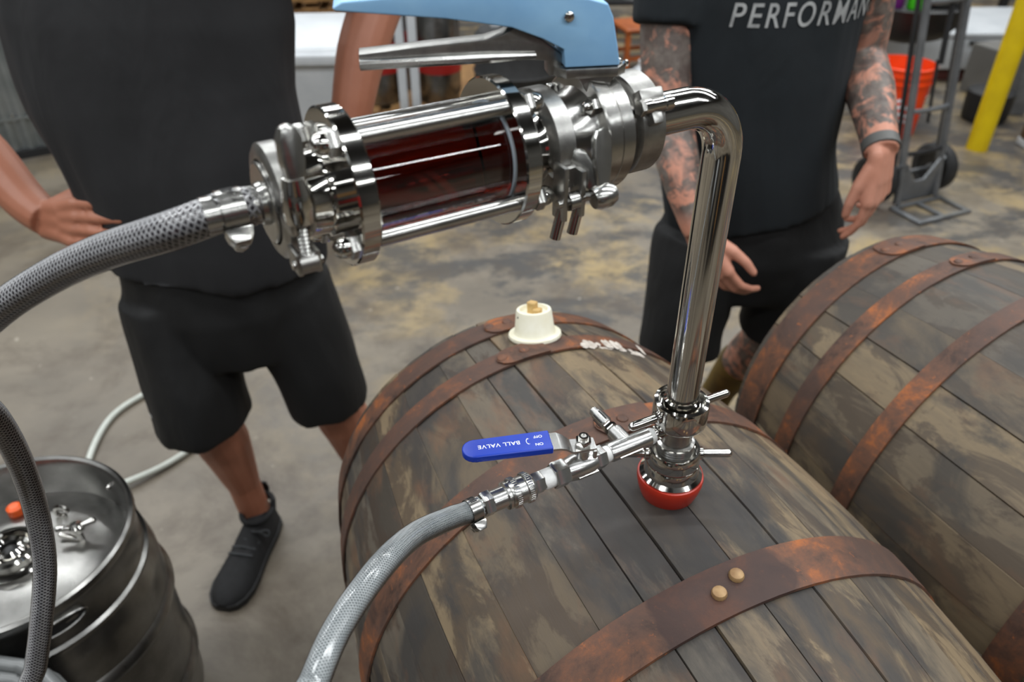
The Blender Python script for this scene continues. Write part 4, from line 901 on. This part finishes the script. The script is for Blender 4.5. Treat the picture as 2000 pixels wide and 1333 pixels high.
mb.tube(spline([(0.700, 1.635, 1.13), (0.701, 1.55, 1.085), (0.696, 1.47, 1.042), (0.694, 1.42, 1.012)], 6), interp([0.048, 0.047, 0.037, 0.031], 4, 6), 14)
hand(mb, (0.694, 1.418, 1.008), (0.10, -0.10, -0.98), (0.62, -0.76, 0.1), -1, (0.34, 0.48, 0.56, 0.60), 0.04, 0.35, 1.0)
mb.tube(spline([(0.44, 1.61, 0.80), (0.405, 1.55, 0.64), (0.392, 1.53, 0.50), (0.390, 1.56, 0.35), (0.392, 1.59, 0.18), (0.395, 1.60, 0.07)], 6), interp([0.085, 0.074, 0.057, 0.058, 0.038, 0.036], 6, 6), 16)
mb.tube(spline([(0.63, 1.61, 0.80), (0.635, 1.585, 0.64), (0.632, 1.585, 0.50), (0.612, 1.66, 0.36), (0.588, 1.74, 0.20), (0.576, 1.78, 0.09)], 6), interp([0.085, 0.074, 0.057, 0.058, 0.040, 0.036], 6, 6), 16)
mb.capsule((0.397, 1.60, 0.045), (0.385, 1.44, 0.032), 0.030, 0.024); mb.capsule((0.578, 1.79, 0.05), (0.56, 1.64, 0.032), 0.030, 0.024)
b = remesh(mb, 0.004, 2, 0.45)
ink = b.verts.layers.float.new('ink')
for v in b.verts:
    p = v.co; k = 0.0
    if p.x < 0.42 and p.z > 0.885: k = 1.0 if p.z > 0.92 else (p.z - 0.885) / 0.035
    elif p.x > 0.6 and p.z > 0.9: k = 1.0 if (p.y > 1.438 or p.z > 1.1) else 0.0
    elif p.z < 0.5 and p.x > 0.5: k = 1.0
    v[ink] = min(k, 1.0)
localise(b, B2); bm_obj(b, 'body', M['skin_right'], p2)
mb = MB()
stack(mb, [(0.525, 1.60, 0.815, 0.188, 0.135), (0.495, 1.60, 0.94, 0.184, 0.132), (0.475, 1.605, 1.1, 0.198, 0.13), (0.468, 1.61, 1.25, 0.208, 0.125), (0.465, 1.615, 1.36, 0.195, 0.115), (0.465, 1.62, 1.44, 0.15, 0.10), (0.465, 1.625, 1.49, 0.08, 0.075)])
mb.tube([(0.315, 1.61, 1.38), (0.298, 1.565, 1.205)], [0.082, 0.070], 18); mb.tube([(0.625, 1.62, 1.38), (0.672, 1.63, 1.26)], [0.082, 0.070], 18)
b = remesh(mb, 0.007, 4); fold(b, 0.010, 5.2)
tree = BVHTree.FromBMesh(b); localise(b, B2); bm_obj(b, 'tee_shirt', M['tee_navy'], p2)
mb = MB()
stack(mb, [(0.54, 1.61, 0.62, 0.18, 0.13), (0.54, 1.61, 0.73, 0.212, 0.145), (0.53, 1.61, 0.86, 0.175, 0.125)])
mb.tube(spline([(0.435, 1.59, 0.74), (0.410, 1.565, 0.64), (0.400, 1.545, 0.54), (0.400, 1.54, 0.475)], 5), interp([(0.112, 0.125), (0.102, 0.115), (0.096, 0.108), (0.096, 0.106)], 4, 5), 22, True, None, (1, 0, 0))
mb.tube(spline([(0.645, 1.60, 0.74), (0.650, 1.59, 0.64), (0.650, 1.585, 0.56), (0.645, 1.59, 0.50)], 5), interp([(0.112, 0.125), (0.104, 0.115), (0.100, 0.110), (0.098, 0.106)], 4, 5), 22, True, None, (1, 0, 0))
b = remesh(mb, 0.008, 3); fold(b, 0.010, 1.7, (8, 8, 5)); localise(b, B2); bm_obj(b, 'shorts', M['shorts_black_two'], p2)
shoe(p2, (0.402, 1.635, 0), (0.380, 1.355, 0), B2); shoe(p2, (0.585, 1.83, 0), (0.548, 1.55, 0), B2)
sk = MB().tube(spline([(0.607, 1.68, 0.325), (0.588, 1.74, 0.20), (0.576, 1.78, 0.09)], 6), interp([0.060, 0.046, 0.046], 3, 6), 18)
MB().add([Vector(v) - Vector(B2) for v in sk.v], sk.f).build('sock', M['olive'], p2, label='olive yellow sock')
wbm = MB().ring([(0.0300, -0.011), (0.0345, -0.010), (0.0345, 0.010), (0.0300, 0.011)], 30, T(-B2[0], -B2[1], 0) @ AX((0.6945, 1.432, 1.020), (0.0, -0.85, -0.52))).build('wristband', M['wristband'], p2, label='grey wristband')
hr = MB(); hr.ball((0.465, 1.612, 1.705), (0.083, 0.098, 0.108), 24); b = remesh(hr, 0.008, 2); localise(b, B2)
bmesh.ops.delete(b, geom=[v for v in b.verts if v.co.z < 1.70 and v.co.y < -0.06], context='VERTS'); bm_obj(b, 'hair', M['hair'], p2)
# print across the chest, wrapped on the cloth
fa = rad(24); nrm = Vector((sin(fa), -cos(fa), 0)); tan = Vector((cos(fa), sin(fa), 0)); c0 = Vector((0.472, 1.61, 1.238))
def wrap(mbt, off=0.0015):
    out = MB(); vs = []
    for x, y, _ in mbt.v:
        o = c0 + tan * x + Vector((0, 0, y)) + nrm * 0.5; h = tree.ray_cast(o, -nrm, 1.0)
        q = (h[0] + nrm * off) if h[0] is not None else (o - nrm * 0.45); vs.append(q - Vector(B2))
    return out.add(vs, mbt.f)
wrap(text_mb('PERFORMANCE', 0.058, T(-0.122, -0.002, 0) @ Matrix.Rotation(rad(1.5), 4, 'Z') @ Matrix.Diagonal((0.70, 1, 1, 1)), 0.25, 0, 3, 1.22, 'LEFT')).build('lettering', M['silver_print'], p2, None)
rp = MB()
for i in range(8): rp.add([(0.05 + i * 0.012, 0.046, 0), (0.05 + (i + 1) * 0.012, 0.046, 0), (0.05 + (i + 1) * 0.012, 0.075, 0), (0.05 + i * 0.012, 0.075, 0)], [(0, 1, 2, 3)])
wrap(rp).build('chest_print', M['red_print'], p2, None)
# ------------------------------------------------------------------ things further back in the hall
# hand truck
ht = thing('hand_truck', 'grey two wheeled hand truck with black tyres beside the orange bucket', 'hand truck', (1.845, 3.33, 0), rad(24))
LN = 0.17
def rl(x, z, y0=0.0): return (x, y0 + LN * z, z)
for x in (-0.115, 0.115):
    MB().tube([rl(x, 0.02), rl(x, 0.6), rl(x, 1.15)], [(0.013, 0.020)] * 3, 10, True, None, (1, 0, 0)).build('rail', M['grey_paint'], ht)
    MB().tube([rl(x * 1.12, 0.06, 0.03), rl(x * 1.12, 0.6, 0.03), rl(x * 1.12, 1.12, 0.03)], 0.011, 8).build('rear_rail', M['black_paint'], ht)
MB().tube([rl(-0.115, 1.15), rl(-0.10, 1.21), rl(0.10, 1.21), rl(0.115, 1.15)], 0.014, 10).build('top_bar', M['grey_paint'], ht)
for z in (0.24, 0.42, 0.85): MB().tube([rl(-0.115, z), rl(-0.05, z, -0.012), rl(0.05, z, -0.012), rl(0.115, z)], (0.011), 8).build('cross_bar', M['black_paint'] if z < 0.3 else M['grey_paint'], ht)
MB().tube([rl(0.0, 0.36), rl(0.0, 0.62)], 0.007, 8).build('centre_strap', M['black_paint'], ht); MB().tube([rl(0.02, 0.6), rl(0.045, 1.0)], 0.012, 8).build('centre_strap', M['black_paint'], ht)
# toe plate with two openings
for y in (-0.165, -0.008): MB().box((0, y, 0.009), (0.31, 0.022, 0.012), None, 0.002).build('toe_bar', M['grey_paint'], ht)
for x in (-0.145, 0.0, 0.145): MB().box((x, -0.086, 0.009), (0.022, 0.14, 0.0115), None, 0.002).build('toe_bar', M['grey_paint'], ht)
MB().prism([(-0.12, 0.015), (0.12, 0.015), (0.10, 0.20), (0.03, 0.11), (-0.03, 0.11), (-0.10, 0.20)], 0.0, 0.012, Matrix(((1, 0, 0, 0), (0, 0, 1, 0.012), (0, 1, 0, 0), (0, 0, 0, 1))), 0.002).build('base_plate', M['grey_paint'], ht)
MB().tube([(-0.2, 0.10, 0.113), (0.2, 0.10, 0.113)], 0.009, 10).build('axle', M['grey_paint'], ht)
for s_ in (-1, 1):
    m_ = AX((s_ * 0.185, 0.10, 0.113), (1, 0, 0))
    wl_ = MB().ring([(0.072, -0.026), (0.095, -0.032), (0.110, -0.022), (0.1125, 0.0), (0.110, 0.022), (0.095, 0.032), (0.072, 0.026)], 36, m_).build('wheel', M['black_rubber'], ht)
    MB().lathe([(0.0, -0.012), (0.03, -0.012), (0.072, -0.022), (0.072, 0.022), (0.03, 0.012), (0.0, 0.012)], 24, m_).build('rim', M['dark_steel'], wl_)
    MB().lathe([(0.018, -0.034), (0.018, 0.034)], 14, m_).build('hub', M['grey_paint'], wl_)
    MB().tube([(s_ * 0.12, 0.02, 0.2), (s_ * 0.15, 0.09, 0.12)], 0.010, 8).build('axle_brace', M['grey_paint'], ht)
# orange bucket
bk = thing('bucket', 'bright orange plastic bucket with white print behind the hand truck', 'bucket', (2.075, 4.25, 0))
MB().lathe([(0.0, 0.003), (0.128, 0.003), (0.131, 0.01), (0.146, 0.285), (0.153, 0.286), (0.153, 0.298), (0.147, 0.300), (0.149, 0.325), (0.156, 0.326), (0.156, 0.340), (0.150, 0.342), (0.151, 0.360), (0.157, 0.362), (0.157, 0.372), (0.146, 0.374), (0.143, 0.36), (0.126, 0.02), (0.0, 0.018)], 48, None, caps=False).build('bucket_wall', M['orange_plastic'], bk)
MB().tube([(0.158 * cos(t), 0.158 * sin(t) - 0.03 * sin(t / 1.0), 0.33 - 0.16 * sin(t - PI) * 1.0) for t in [PI + PI * i / 20 for i in range(21)]], 0.0025, 6).build('bail', M['steel'], bk)
def bwrap(polys):
    mb = MB()
    for po in polys:
        n = 6; vs = []; fs = []
        (x0, y0), (x1, y1), hw = po
        for i in range(n + 1):
            x = x0 + (x1 - x0) * i / n; y = y0 + (y1 - y0) * i / n; L = math.hypot(x1 - x0, y1 - y0); nx, ny = -(y1 - y0) / L * hw, (x1 - x0) / L * hw
            for sx in (-1, 1):
                xx, zz = x + sx * nx, y + sx * ny; r_ = 0.131 + (zz - 0.01) * 0.0546 + 0.0012; a = -1.9 + xx / r_; vs.append((r_ * cos(a), r_ * sin(a), zz))
        for i in range(n): fs.append((i * 2, i * 2 + 2, i * 2 + 3, i * 2 + 1))
        mb.add(vs, fs)
    return mb
sq = [(0.0, 0.05), (0.085, 0.135), (0.0, 0.22), (-0.085, 0.135)]
lines = [(sq[i], sq[(i + 1) % 4], 0.006) for i in range(4)] + [((-0.055, 0.12), (0.015, 0.19), 0.008), ((-0.03, 0.10), (0.035, 0.165), 0.009), ((-0.005, 0.08), (0.06, 0.145), 0.008)]
bwrap(lines).build('bucket_print', M['white_print'], bk, None)
wt = MB().tube([(-0.135, -0.075, 0.20), (-0.15, -0.082, 0.30), (-0.148, -0.06, 0.378), (-0.10, 0.0, 0.38)], [(0.004, 0.025), (0.004, 0.03), (0.004, 0.03), (0.004, 0.02)], 8, True, None, (-0.88, -0.47, 0)).build('white_rag', M['white_plastic']); wt.location = (2.075, 4.25, 0)
tag(wt, 'white rag hanging over the rim of the orange bucket', 'rag')
# bollard
bo = thing('bollard', 'yellow painted steel bollard at the right edge', 'bollard', (2.45, 4.0, 0))
MB().lathe([(0.0, 0.0), (0.053, 0.0), (0.053, 1.05), (0.045, 1.085), (0.025, 1.10), (0.0, 1.104)], 32).build('bollard_pipe', M['yellow_paint'], bo)
# column and timber behind it
tag(MB().box((2.92, 4.55, 1.2), (0.10, 0.10, 2.4), None, 0.006).build('steel_column', M['grey_paint']), 'grey square steel column behind the yellow bollard', 'column')
tm = thing('timber_post', 'dark brown timber post with pale foot at the right edge', 'post', (2.74, 4.02, 0))
MB().box((0, 0, 0.59), (0.09, 0.09, 1.1), None, 0.004).build('timber', M['brown_wood'], tm); MB().box((0.02, 0, 0.02), (0.13, 0.12, 0.04), None, 0.006).build('foot', M['white_plastic'], tm)
tag(MB().lathe([(0, 0), (0.11, 0), (0.12, 0.02), (0.125, 0.16), (0.11, 0.17), (0, 0.17)], 30, T(2.70, 4.45, 0)).build('black_tub', M['black_rubber']), 'low black tub on the floor behind the bollard', 'tub')
# black kettle with clutter, white chest, boxes behind
kt = thing('kettle_grill', 'black round bowl on thin legs behind the orange bucket', 'grill', (2.26, 4.75, 0))
MB().lathe([(0.0, 0.36), (0.10, 0.365), (0.20, 0.40), (0.265, 0.47), (0.29, 0.56), (0.296, 0.57), (0.286, 0.575), (0.0, 0.555)], 44).build('bowl', M['black_paint'], kt)
for k in range(3): MB().tube([(0.2 * cos(k * 2.09 + 0.6), 0.2 * sin(k * 2.09 + 0.6), 0.41), (0.3 * cos(k * 2.09 + 0.6), 0.3 * sin(k * 2.09 + 0.6), 0.0)], 0.009, 8).build('leg', M['black_paint'], kt)
MB().tube([(0.1 * cos(t), 0.25 * sin(t) - 0.05, 0.2) for t in [2 * PI * i / 24 for i in range(25)]], 0.006, 6).build('wire_shelf', M['dark_steel'], kt)
def bottle(loc, mat, label, h, r): 
    b_ = thing('spray_bottle', label, 'bottle', loc); MB().lathe([(0, 0), (r * 0.9, 0), (r, 0.01), (r, h * 0.6), (r * 0.4, h * 0.75), (r * 0.35, h)], 20).build('bottle_body', mat, b_)
    MB().lathe([(r * 0.45, h), (r * 0.45, h + 0.025), (0, h + 0.026)], 14).build('cap', M['white_plastic'], b_); return b_
bottle((2.10, 4.60, 0.572), M['purple_plastic'], 'purple bottle standing on the black bowl', 0.16, 0.04)
bottle((2.20, 4.575, 0.570), M['green_plastic'], 'bright green bottle standing on the black bowl', 0.16, 0.05)
pn = thing('steel_pan', 'shallow steel pan lying on the black bowl', 'pan', (2.37, 4.70, 0.5765))
MB().lathe([(0, 0), (0.115, 0), (0.125, 0.006), (0.135, 0.06), (0.139, 0.061), (0.139, 0.066), (0.132, 0.066), (0.12, 0.008), (0, 0.006)], 36, None, caps=False).build('pan_body', M['steel'], pn)
MB().tube([(0.13, -0.05, 0.05), (0.19, -0.075, 0.055), (0.25, -0.1, 0.055)], [(0.006, 0.012)] * 3, 8, True, None, (0, 0, 1)).build('pan_handle', M['steel'], pn)
wc = thing('storage_chest', 'low white chest on a dark red plinth behind the hand truck', 'chest', (2.85, 5.5, 0))
MB().box((0, 0, 0.035), (1.3, 0.66, 0.07), None, 0.004).build('plinth', M['maroon'], wc); MB().box((0, 0, 0.17), (1.34, 0.70, 0.20), None, 0.02, 3).build('chest_body', M['white_plastic'], wc)
MB().box((0, 0, 0.285), (1.36, 0.72, 0.03), None, 0.012, 2).build('lid', M['white_plastic'], wc); MB().box((0.1, -0.362, 0.245), (0.16, 0.012, 0.02), None, 0.004).build('latch', M['dark_steel'], wc)
gb = thing('carton', 'pale grey carton on the floor left of the yellow bollard', 'carton', (2.93, 4.93, 0), 0.35)
MB().box((0, 0, 0.14), (0.2, 0.18, 0.28), None, 0.004).build('carton_body', M['wall'], gb)
for s_ in (-1, 1): MB().box((s_ * 0.05, 0, 0.2825), (0.098, 0.178, 0.003)).build('flap', M['wall'], gb)
dk = thing('equipment_table', 'dark low equipment table far back at upper right', 'table', (2.9, 6.6, 0))
MB().box((0, 0, 0.40), (1.7, 0.6, 0.04), None, 0.006).build('table_top', M['black_paint'], dk)
for x in (-0.8, 0.8):
    for y in (-0.26, 0.26): MB().box((x, y, 0.19), (0.05, 0.05, 0.38)).build('leg', M['black_paint'], dk)
cols = ['white_plastic', 'grey_plastic', 'white_plastic', 'steel', 'white_plastic']; nm = ['squat white tub on the dark table', 'grey tub on the dark table', 'tall white tub on the dark table', 'shiny steel pot on the dark table', 'white tub at the right end of the dark table']
for i in range(5):
    t_ = thing('tub', nm[i], 'tub', (2.25 + i * 0.32, 6.55, 0.42)); h_ = (0.14, 0.12, 0.22, 0.16, 0.15)[i]
    MB().lathe([(0, 0), (0.10, 0), (0.12, h_ - 0.01), (0, h_ - 0.01)], 28).build('tub_wall', M[cols[i]], t_); MB().lathe([(0.124, h_ - 0.02), (0.127, h_ - 0.018), (0.127, h_), (0, h_ + 0.004)], 28).build('lid', M[cols[i]], t_)
# white bins behind the arm
def bin_(loc, rz, label):
    r_ = thing('ingredient_bin', label, 'bin', loc, rz, 'white bins behind the person in the charcoal tee')
    vs = []; w0, w1, d0, d1, h = 0.18, 0.215, 0.19, 0.225, 0.70
    b = bmesh.new(); bmesh.ops.create_cube(b, size=2)
    for v in b.verts:
        k = v.co.z > 0; v.co = Vector((v.co.x * (w1 if k else w0), v.co.y * (d1 if k else d0), h if k else 0.06))
    bmesh.ops.bevel(b, geom=b.edges[:], offset=0.03, segments=3, affect='EDGES'); MB().frombm(b).build('bin_body', M['white_plastic'], r_)
    MB().box((0, 0, 0.70), (0.47, 0.49, 0.05), None, 0.018, 3).build('rim', M['white_plastic'], r_)
    MB().prism([(-0.235, 0.722), (-0.21, 0.745), (0.0, 0.765), (0.235, 0.772), (0.235, 0.722)], -0.225, 0.225, Matrix(((0, 0, 1, 0), (1, 0, 0, 0), (0, 1, 0, 0), (0, 0, 0, 1))), 0.012, 2).build('lid', M['white_plastic'], r_)
    for x in (-0.14, 0.14):
        for y in (-0.14, 0.14): MB().lathe([(0.03, -0.012), (0.03, 0.012)], 16, AX((x, y, 0.0302), (1, 0, 0))).build('caster', M['black_rubber'], r_)
bin_((-0.87, 3.36, 0), 0.06, 'white lidded bin standing just left of the person\'s bare forearm'); bin_((-1.45, 3.5, 0), -0.05, 'white lidded bin hidden mostly behind the charcoal tee')
# pallet with red-banded kegs, upright frame, black drum
def pallet(loc, rz, label, n=1, group=None):
    r_ = thing('wooden_pallet', label, 'pallet', loc, rz, group)
    for k in range(n):
        z = k * 0.14
        for y in (-0.45, 0.0, 0.45): MB().box((0, y, z + 0.05), (1.1, 0.09, 0.08)).build('stringer', M['pallet'], r_)
        for i in range(7): MB().box((-0.5 + i * 1.0 / 6, 0, z + 0.10), (0.11, 1.0, 0.02), None, 0.002).build('deck_board', M['pallet'], r_)
        for i in range(3): MB().box((-0.5 + i * 0.5, 0, z + 0.006), (0.1, 1.0, 0.011)).build('base_board', M['pallet'], r_)
    return r_
pallet((-0.45, 4.75, 0), 0.0, 'wooden pallet carrying the red banded kegs'); pallet((-1.35, 5.9, 0), 0.1, 'stack of wooden pallets at the very top behind the white bin', 4)
def skeg(loc, label):
    r_ = thing('slim_keg', label, 'keg', loc, 0, 'red banded kegs on the pallet')
    MB().lathe([(0, 0.01), (0.10, 0.0), (0.108, 0.005), (0.108, 0.04), (0.117, 0.06), (0.117, 0.43), (0.108, 0.46), (0.106, 0.50), (0.11, 0.51), (0.10, 0.515), (0.095, 0.47), (0, 0.475)], 36, None, caps=False).build('keg_body', M['kegsteel'], r_)
    MB().lathe([(0.1175, 0.17), (0.1195, 0.172), (0.1195, 0.325), (0.1175, 0.327)], 36, None, caps=False).build('band', M['red_band'], r_)
    MB().lathe([(0.03, 0.474), (0.03, 0.49), (0.02, 0.492), (0, 0.492)], 18).build('valve', M['chrome'], r_)
skeg((-0.73, 4.45, 0.111), 'red banded slim keg left of the pale uprights'); skeg((-0.40, 4.45, 0.111), 'red banded slim keg right of the pale uprights'); skeg((-0.60, 4.75, 0.111), 'red banded slim keg in the second row behind the uprights')
uf = thing('upright_frame', 'pair of pale grey uprights standing before the red banded kegs', 'frame', (-0.53, 4.10, 0))
for x in (-0.032, 0.032): MB().box((x, 0, 0.8), (0.042, 0.042, 1.6), None, 0.004).build('upright', M['white_plastic'], uf)
MB().box((0, 0, 0.006), (0.14, 0.12, 0.012)).build('foot_plate', M['grey_plastic'], uf); MB().box((0, 0, 1.2), (0.1, 0.05, 0.05)).build('tie', M['grey_plastic'], uf)
dr = thing('plastic_drum', 'black plastic drum behind the steel squeeze lever', 'drum', (0.02, 3.95, 0))
MB().lathe([(0, 0.0), (0.18, 0.0), (0.2, 0.03), (0.205, 0.2), (0.212, 0.21), (0.205, 0.22), (0.205, 0.42), (0.212, 0.43), (0.205, 0.44), (0.2, 0.60), (0.18, 0.62), (0, 0.62)], 40).build('drum_body', M['black_rubber'], dr)
for a in (0, PI): MB().lathe([(0.025, 0), (0.025, 0.015), (0, 0.016)], 16, T(0.1 * cos(a), 0.1 * sin(a), 0.62)).build('drum_cap', M['grey_plastic'], dr)
cb = thing('metal_cabinet', 'grey metal cabinet far behind the butterfly valve', 'cabinet', (0.18, 5.6, 0))
MB().box((0, 0, 0.46), (0.62, 0.4, 0.92), None, 0.006).build('cabinet_body', M['grey_plastic'], cb)
for s_ in (-1, 1):
    d_ = MB().box((s_ * 0.152, -0.207, 0.48), (0.295, 0.014, 0.84), None, 0.003).build('door', M['grey_plastic'], cb); MB().box((s_ * 0.03, -0.222, 0.5), (0.012, 0.016, 0.12), None, 0.003).build('handle', M['dark_steel'], d_)
# low stool, jug, shelf with white pail between the blue handle and the tattooed arm
so = thing('wooden_stool', 'low orange wood stool between blue handle and tattooed arm', 'stool', (0.86, 5.55, 0), 0.3)
MB().box((0, 0, 0.255), (0.34, 0.30, 0.025), None, 0.006).build('seat', M['chair_wood'], so)
for x in (-0.14, 0.14):
    for y in (-0.12, 0.12): MB().box((x, y, 0.121), (0.03, 0.03, 0.242)).build('leg', M['chair_wood'], so)
for y in (-0.12, 0.12): MB().box((0, y, 0.07), (0.25, 0.018, 0.025)).build('rung', M['chair_wood'], so)
jg = thing('jug', 'small white jug on the floor beside the low wooden stool', 'jug', (0.80, 4.95, 0))
MB().lathe([(0, 0), (0.062, 0), (0.068, 0.01), (0.068, 0.12), (0.03, 0.155), (0.022, 0.16), (0.022, 0.17), (0, 0.171)], 26).build('jug_body', M['white_plastic'], jg); MB().lathe([(0.025, 0.168), (0.025, 0.19), (0, 0.191)], 16).build('cap', M['white_plastic'], jg)
sh = thing('low_shelf', 'dark low shelf behind the orange wood stool', 'shelf', (0.95, 6.45, 0))
MB().box((0, 0, 0.235), (0.9, 0.4, 0.03), None, 0.003).build('shelf_board', M['dark_steel'], sh)
for x in (-0.42, 0.42): MB().box((x, 0, 0.11), (0.03, 0.38, 0.22)).build('side', M['dark_steel'], sh)
pw = thing('pail', 'white pail on the dark low shelf right of the blue handle', 'pail', (0.92, 6.38, 0.2505))
MB().lathe([(0, 0), (0.10, 0), (0.105, 0.01), (0.118, 0.24), (0.125, 0.242), (0.125, 0.26), (0, 0.262)], 32).build('pail_wall', M['white_plastic'], pw); MB().tube([(0.125 * cos(t), -0.03 * sin(t) - 0.1 * sin(t), 0.235 - 0.12 * sin(t)) for t in [PI * i / 14 for i in range(15)]], 0.003, 6).build('bail', M['steel'], pw)
# corrugated steel partition at far left
cpn = thing('corrugated_panel', 'corrugated steel partition at the far left behind the bent arm', 'partition', (-2.95, 3.62, 0), rad(31))
vs = []; fs = []; n = 160; Wp = 2.3
for i in range(n + 1):
    x = -Wp / 2 + Wp * i / n; y = 0.012 * sin(2 * PI * x / 0.072)
    for z in (0.035, 1.7):
        for dy in (0.0, 0.004): vs.append((x, y + dy, z))
for i in range(n):
    a = i * 4; b_ = a + 4; fs += [(a, b_, b_ + 2, a + 2), (a + 1, a + 3, b_ + 3, b_ + 1), (a, a + 1, b_ + 1, b_), (a + 2, b_ + 2, b_ + 3, a + 3)]
fs += [(0, 2, 3, 1), (n * 4, n * 4 + 1, n * 4 + 3, n * 4 + 2)]
M['galv'] = plain('galvanised_sheet', C(150, 154, 154), C(122, 128, 128), 0.42, 0.7, 5, rvar=0.2)
MB().add(vs, fs).build('sheet', M['galv'], cpn, 60)
MB().box((0, 0, 0.02), (Wp, 0.06, 0.04)).build('base_strip', M['black_rubber'], cpn)
for z in (0.22, 0.5, 0.78, 1.06):
    for i in range(14): MB().ball((-Wp / 2 + 0.09 + i * 0.144, -0.014, z), (0.008, 0.005, 0.008), 8).build('screw', M['chrome'], cpn)
for z in (0.20, 0.62): MB().box((0, -0.010, z), (Wp, 0.006, 0.012)).build('seam', M['galv'], cpn)

# racks of cartons added unseen behind the camera, for the polished steel to reflect
def rack(loc, rz, label, mats, seed):
    r_ = thing('reflection_rack', label, 'rack', loc, rz); rg = random.Random(seed)
    for x in (-0.95, 0.0, 0.95):
        for y in (-0.22, 0.22): MB().box((x, y, 1.05), (0.05, 0.05, 2.1)).build('upright', M['dark_steel'], r_)
    for z in (0.12, 0.72, 1.32): MB().box((0, 0, z), (1.96, 0.46, 0.04)).build('shelf', M['dark_steel'], r_)
    i = 0; ORD = ('first', 'second', 'third', 'fourth', 'fifth', 'sixth', 'seventh')
    for z in (0.14, 0.74, 1.34):
        x = -0.9; no = 0
        while x < 0.62:
            w_ = rg.uniform(0.2, 0.36); h_ = rg.uniform(0.28, 0.46); mt = mats[i % len(mats)]; i += 1
            bx_ = thing('carton', '%s carton on the %s shelf of the %s rack added behind the camera for reflections' % (ORD[no], 'lower' if z < 0.5 else 'middle' if z < 1 else 'top', 'left' if loc[0] < 0 else 'right'), 'carton', (0, 0, 0), 0, 'cartons added behind the camera for reflections')
            bx_.location = Matrix.Translation(loc) @ Matrix.Rotation(rz, 4, 'Z') @ Vector((x + w_ / 2 + 0.03, 0, z + 0.0005)); bx_.rotation_euler = (0, 0, rz)
            MB().box((0, 0, h_ / 2), (w_, 0.38, h_), None, 0.004).build('carton_body', M[mt], bx_); MB().box((0, 0, h_ + 0.001), (0.05, 0.38, 0.002)).build('tape', M['pallet'], bx_)
            no += 1; x += w_ + rg.uniform(0.05, 0.22)
rack((-1.35, -1.75, 0), 0.0, 'dark steel rack of cartons added behind the camera for reflections, left one', ['black_paint', 'brown_wood', 'black_rubber', 'white_plastic', 'dark_steel', 'red_band', 'black_paint'], 2)
rack((1.05, -1.75, 0), 0.0, 'dark steel rack of cartons added behind the camera for reflections, right one', ['black_paint', 'pallet', 'black_rubber', 'dark_steel', 'red_band', 'black_paint', 'white_plastic'], 4)
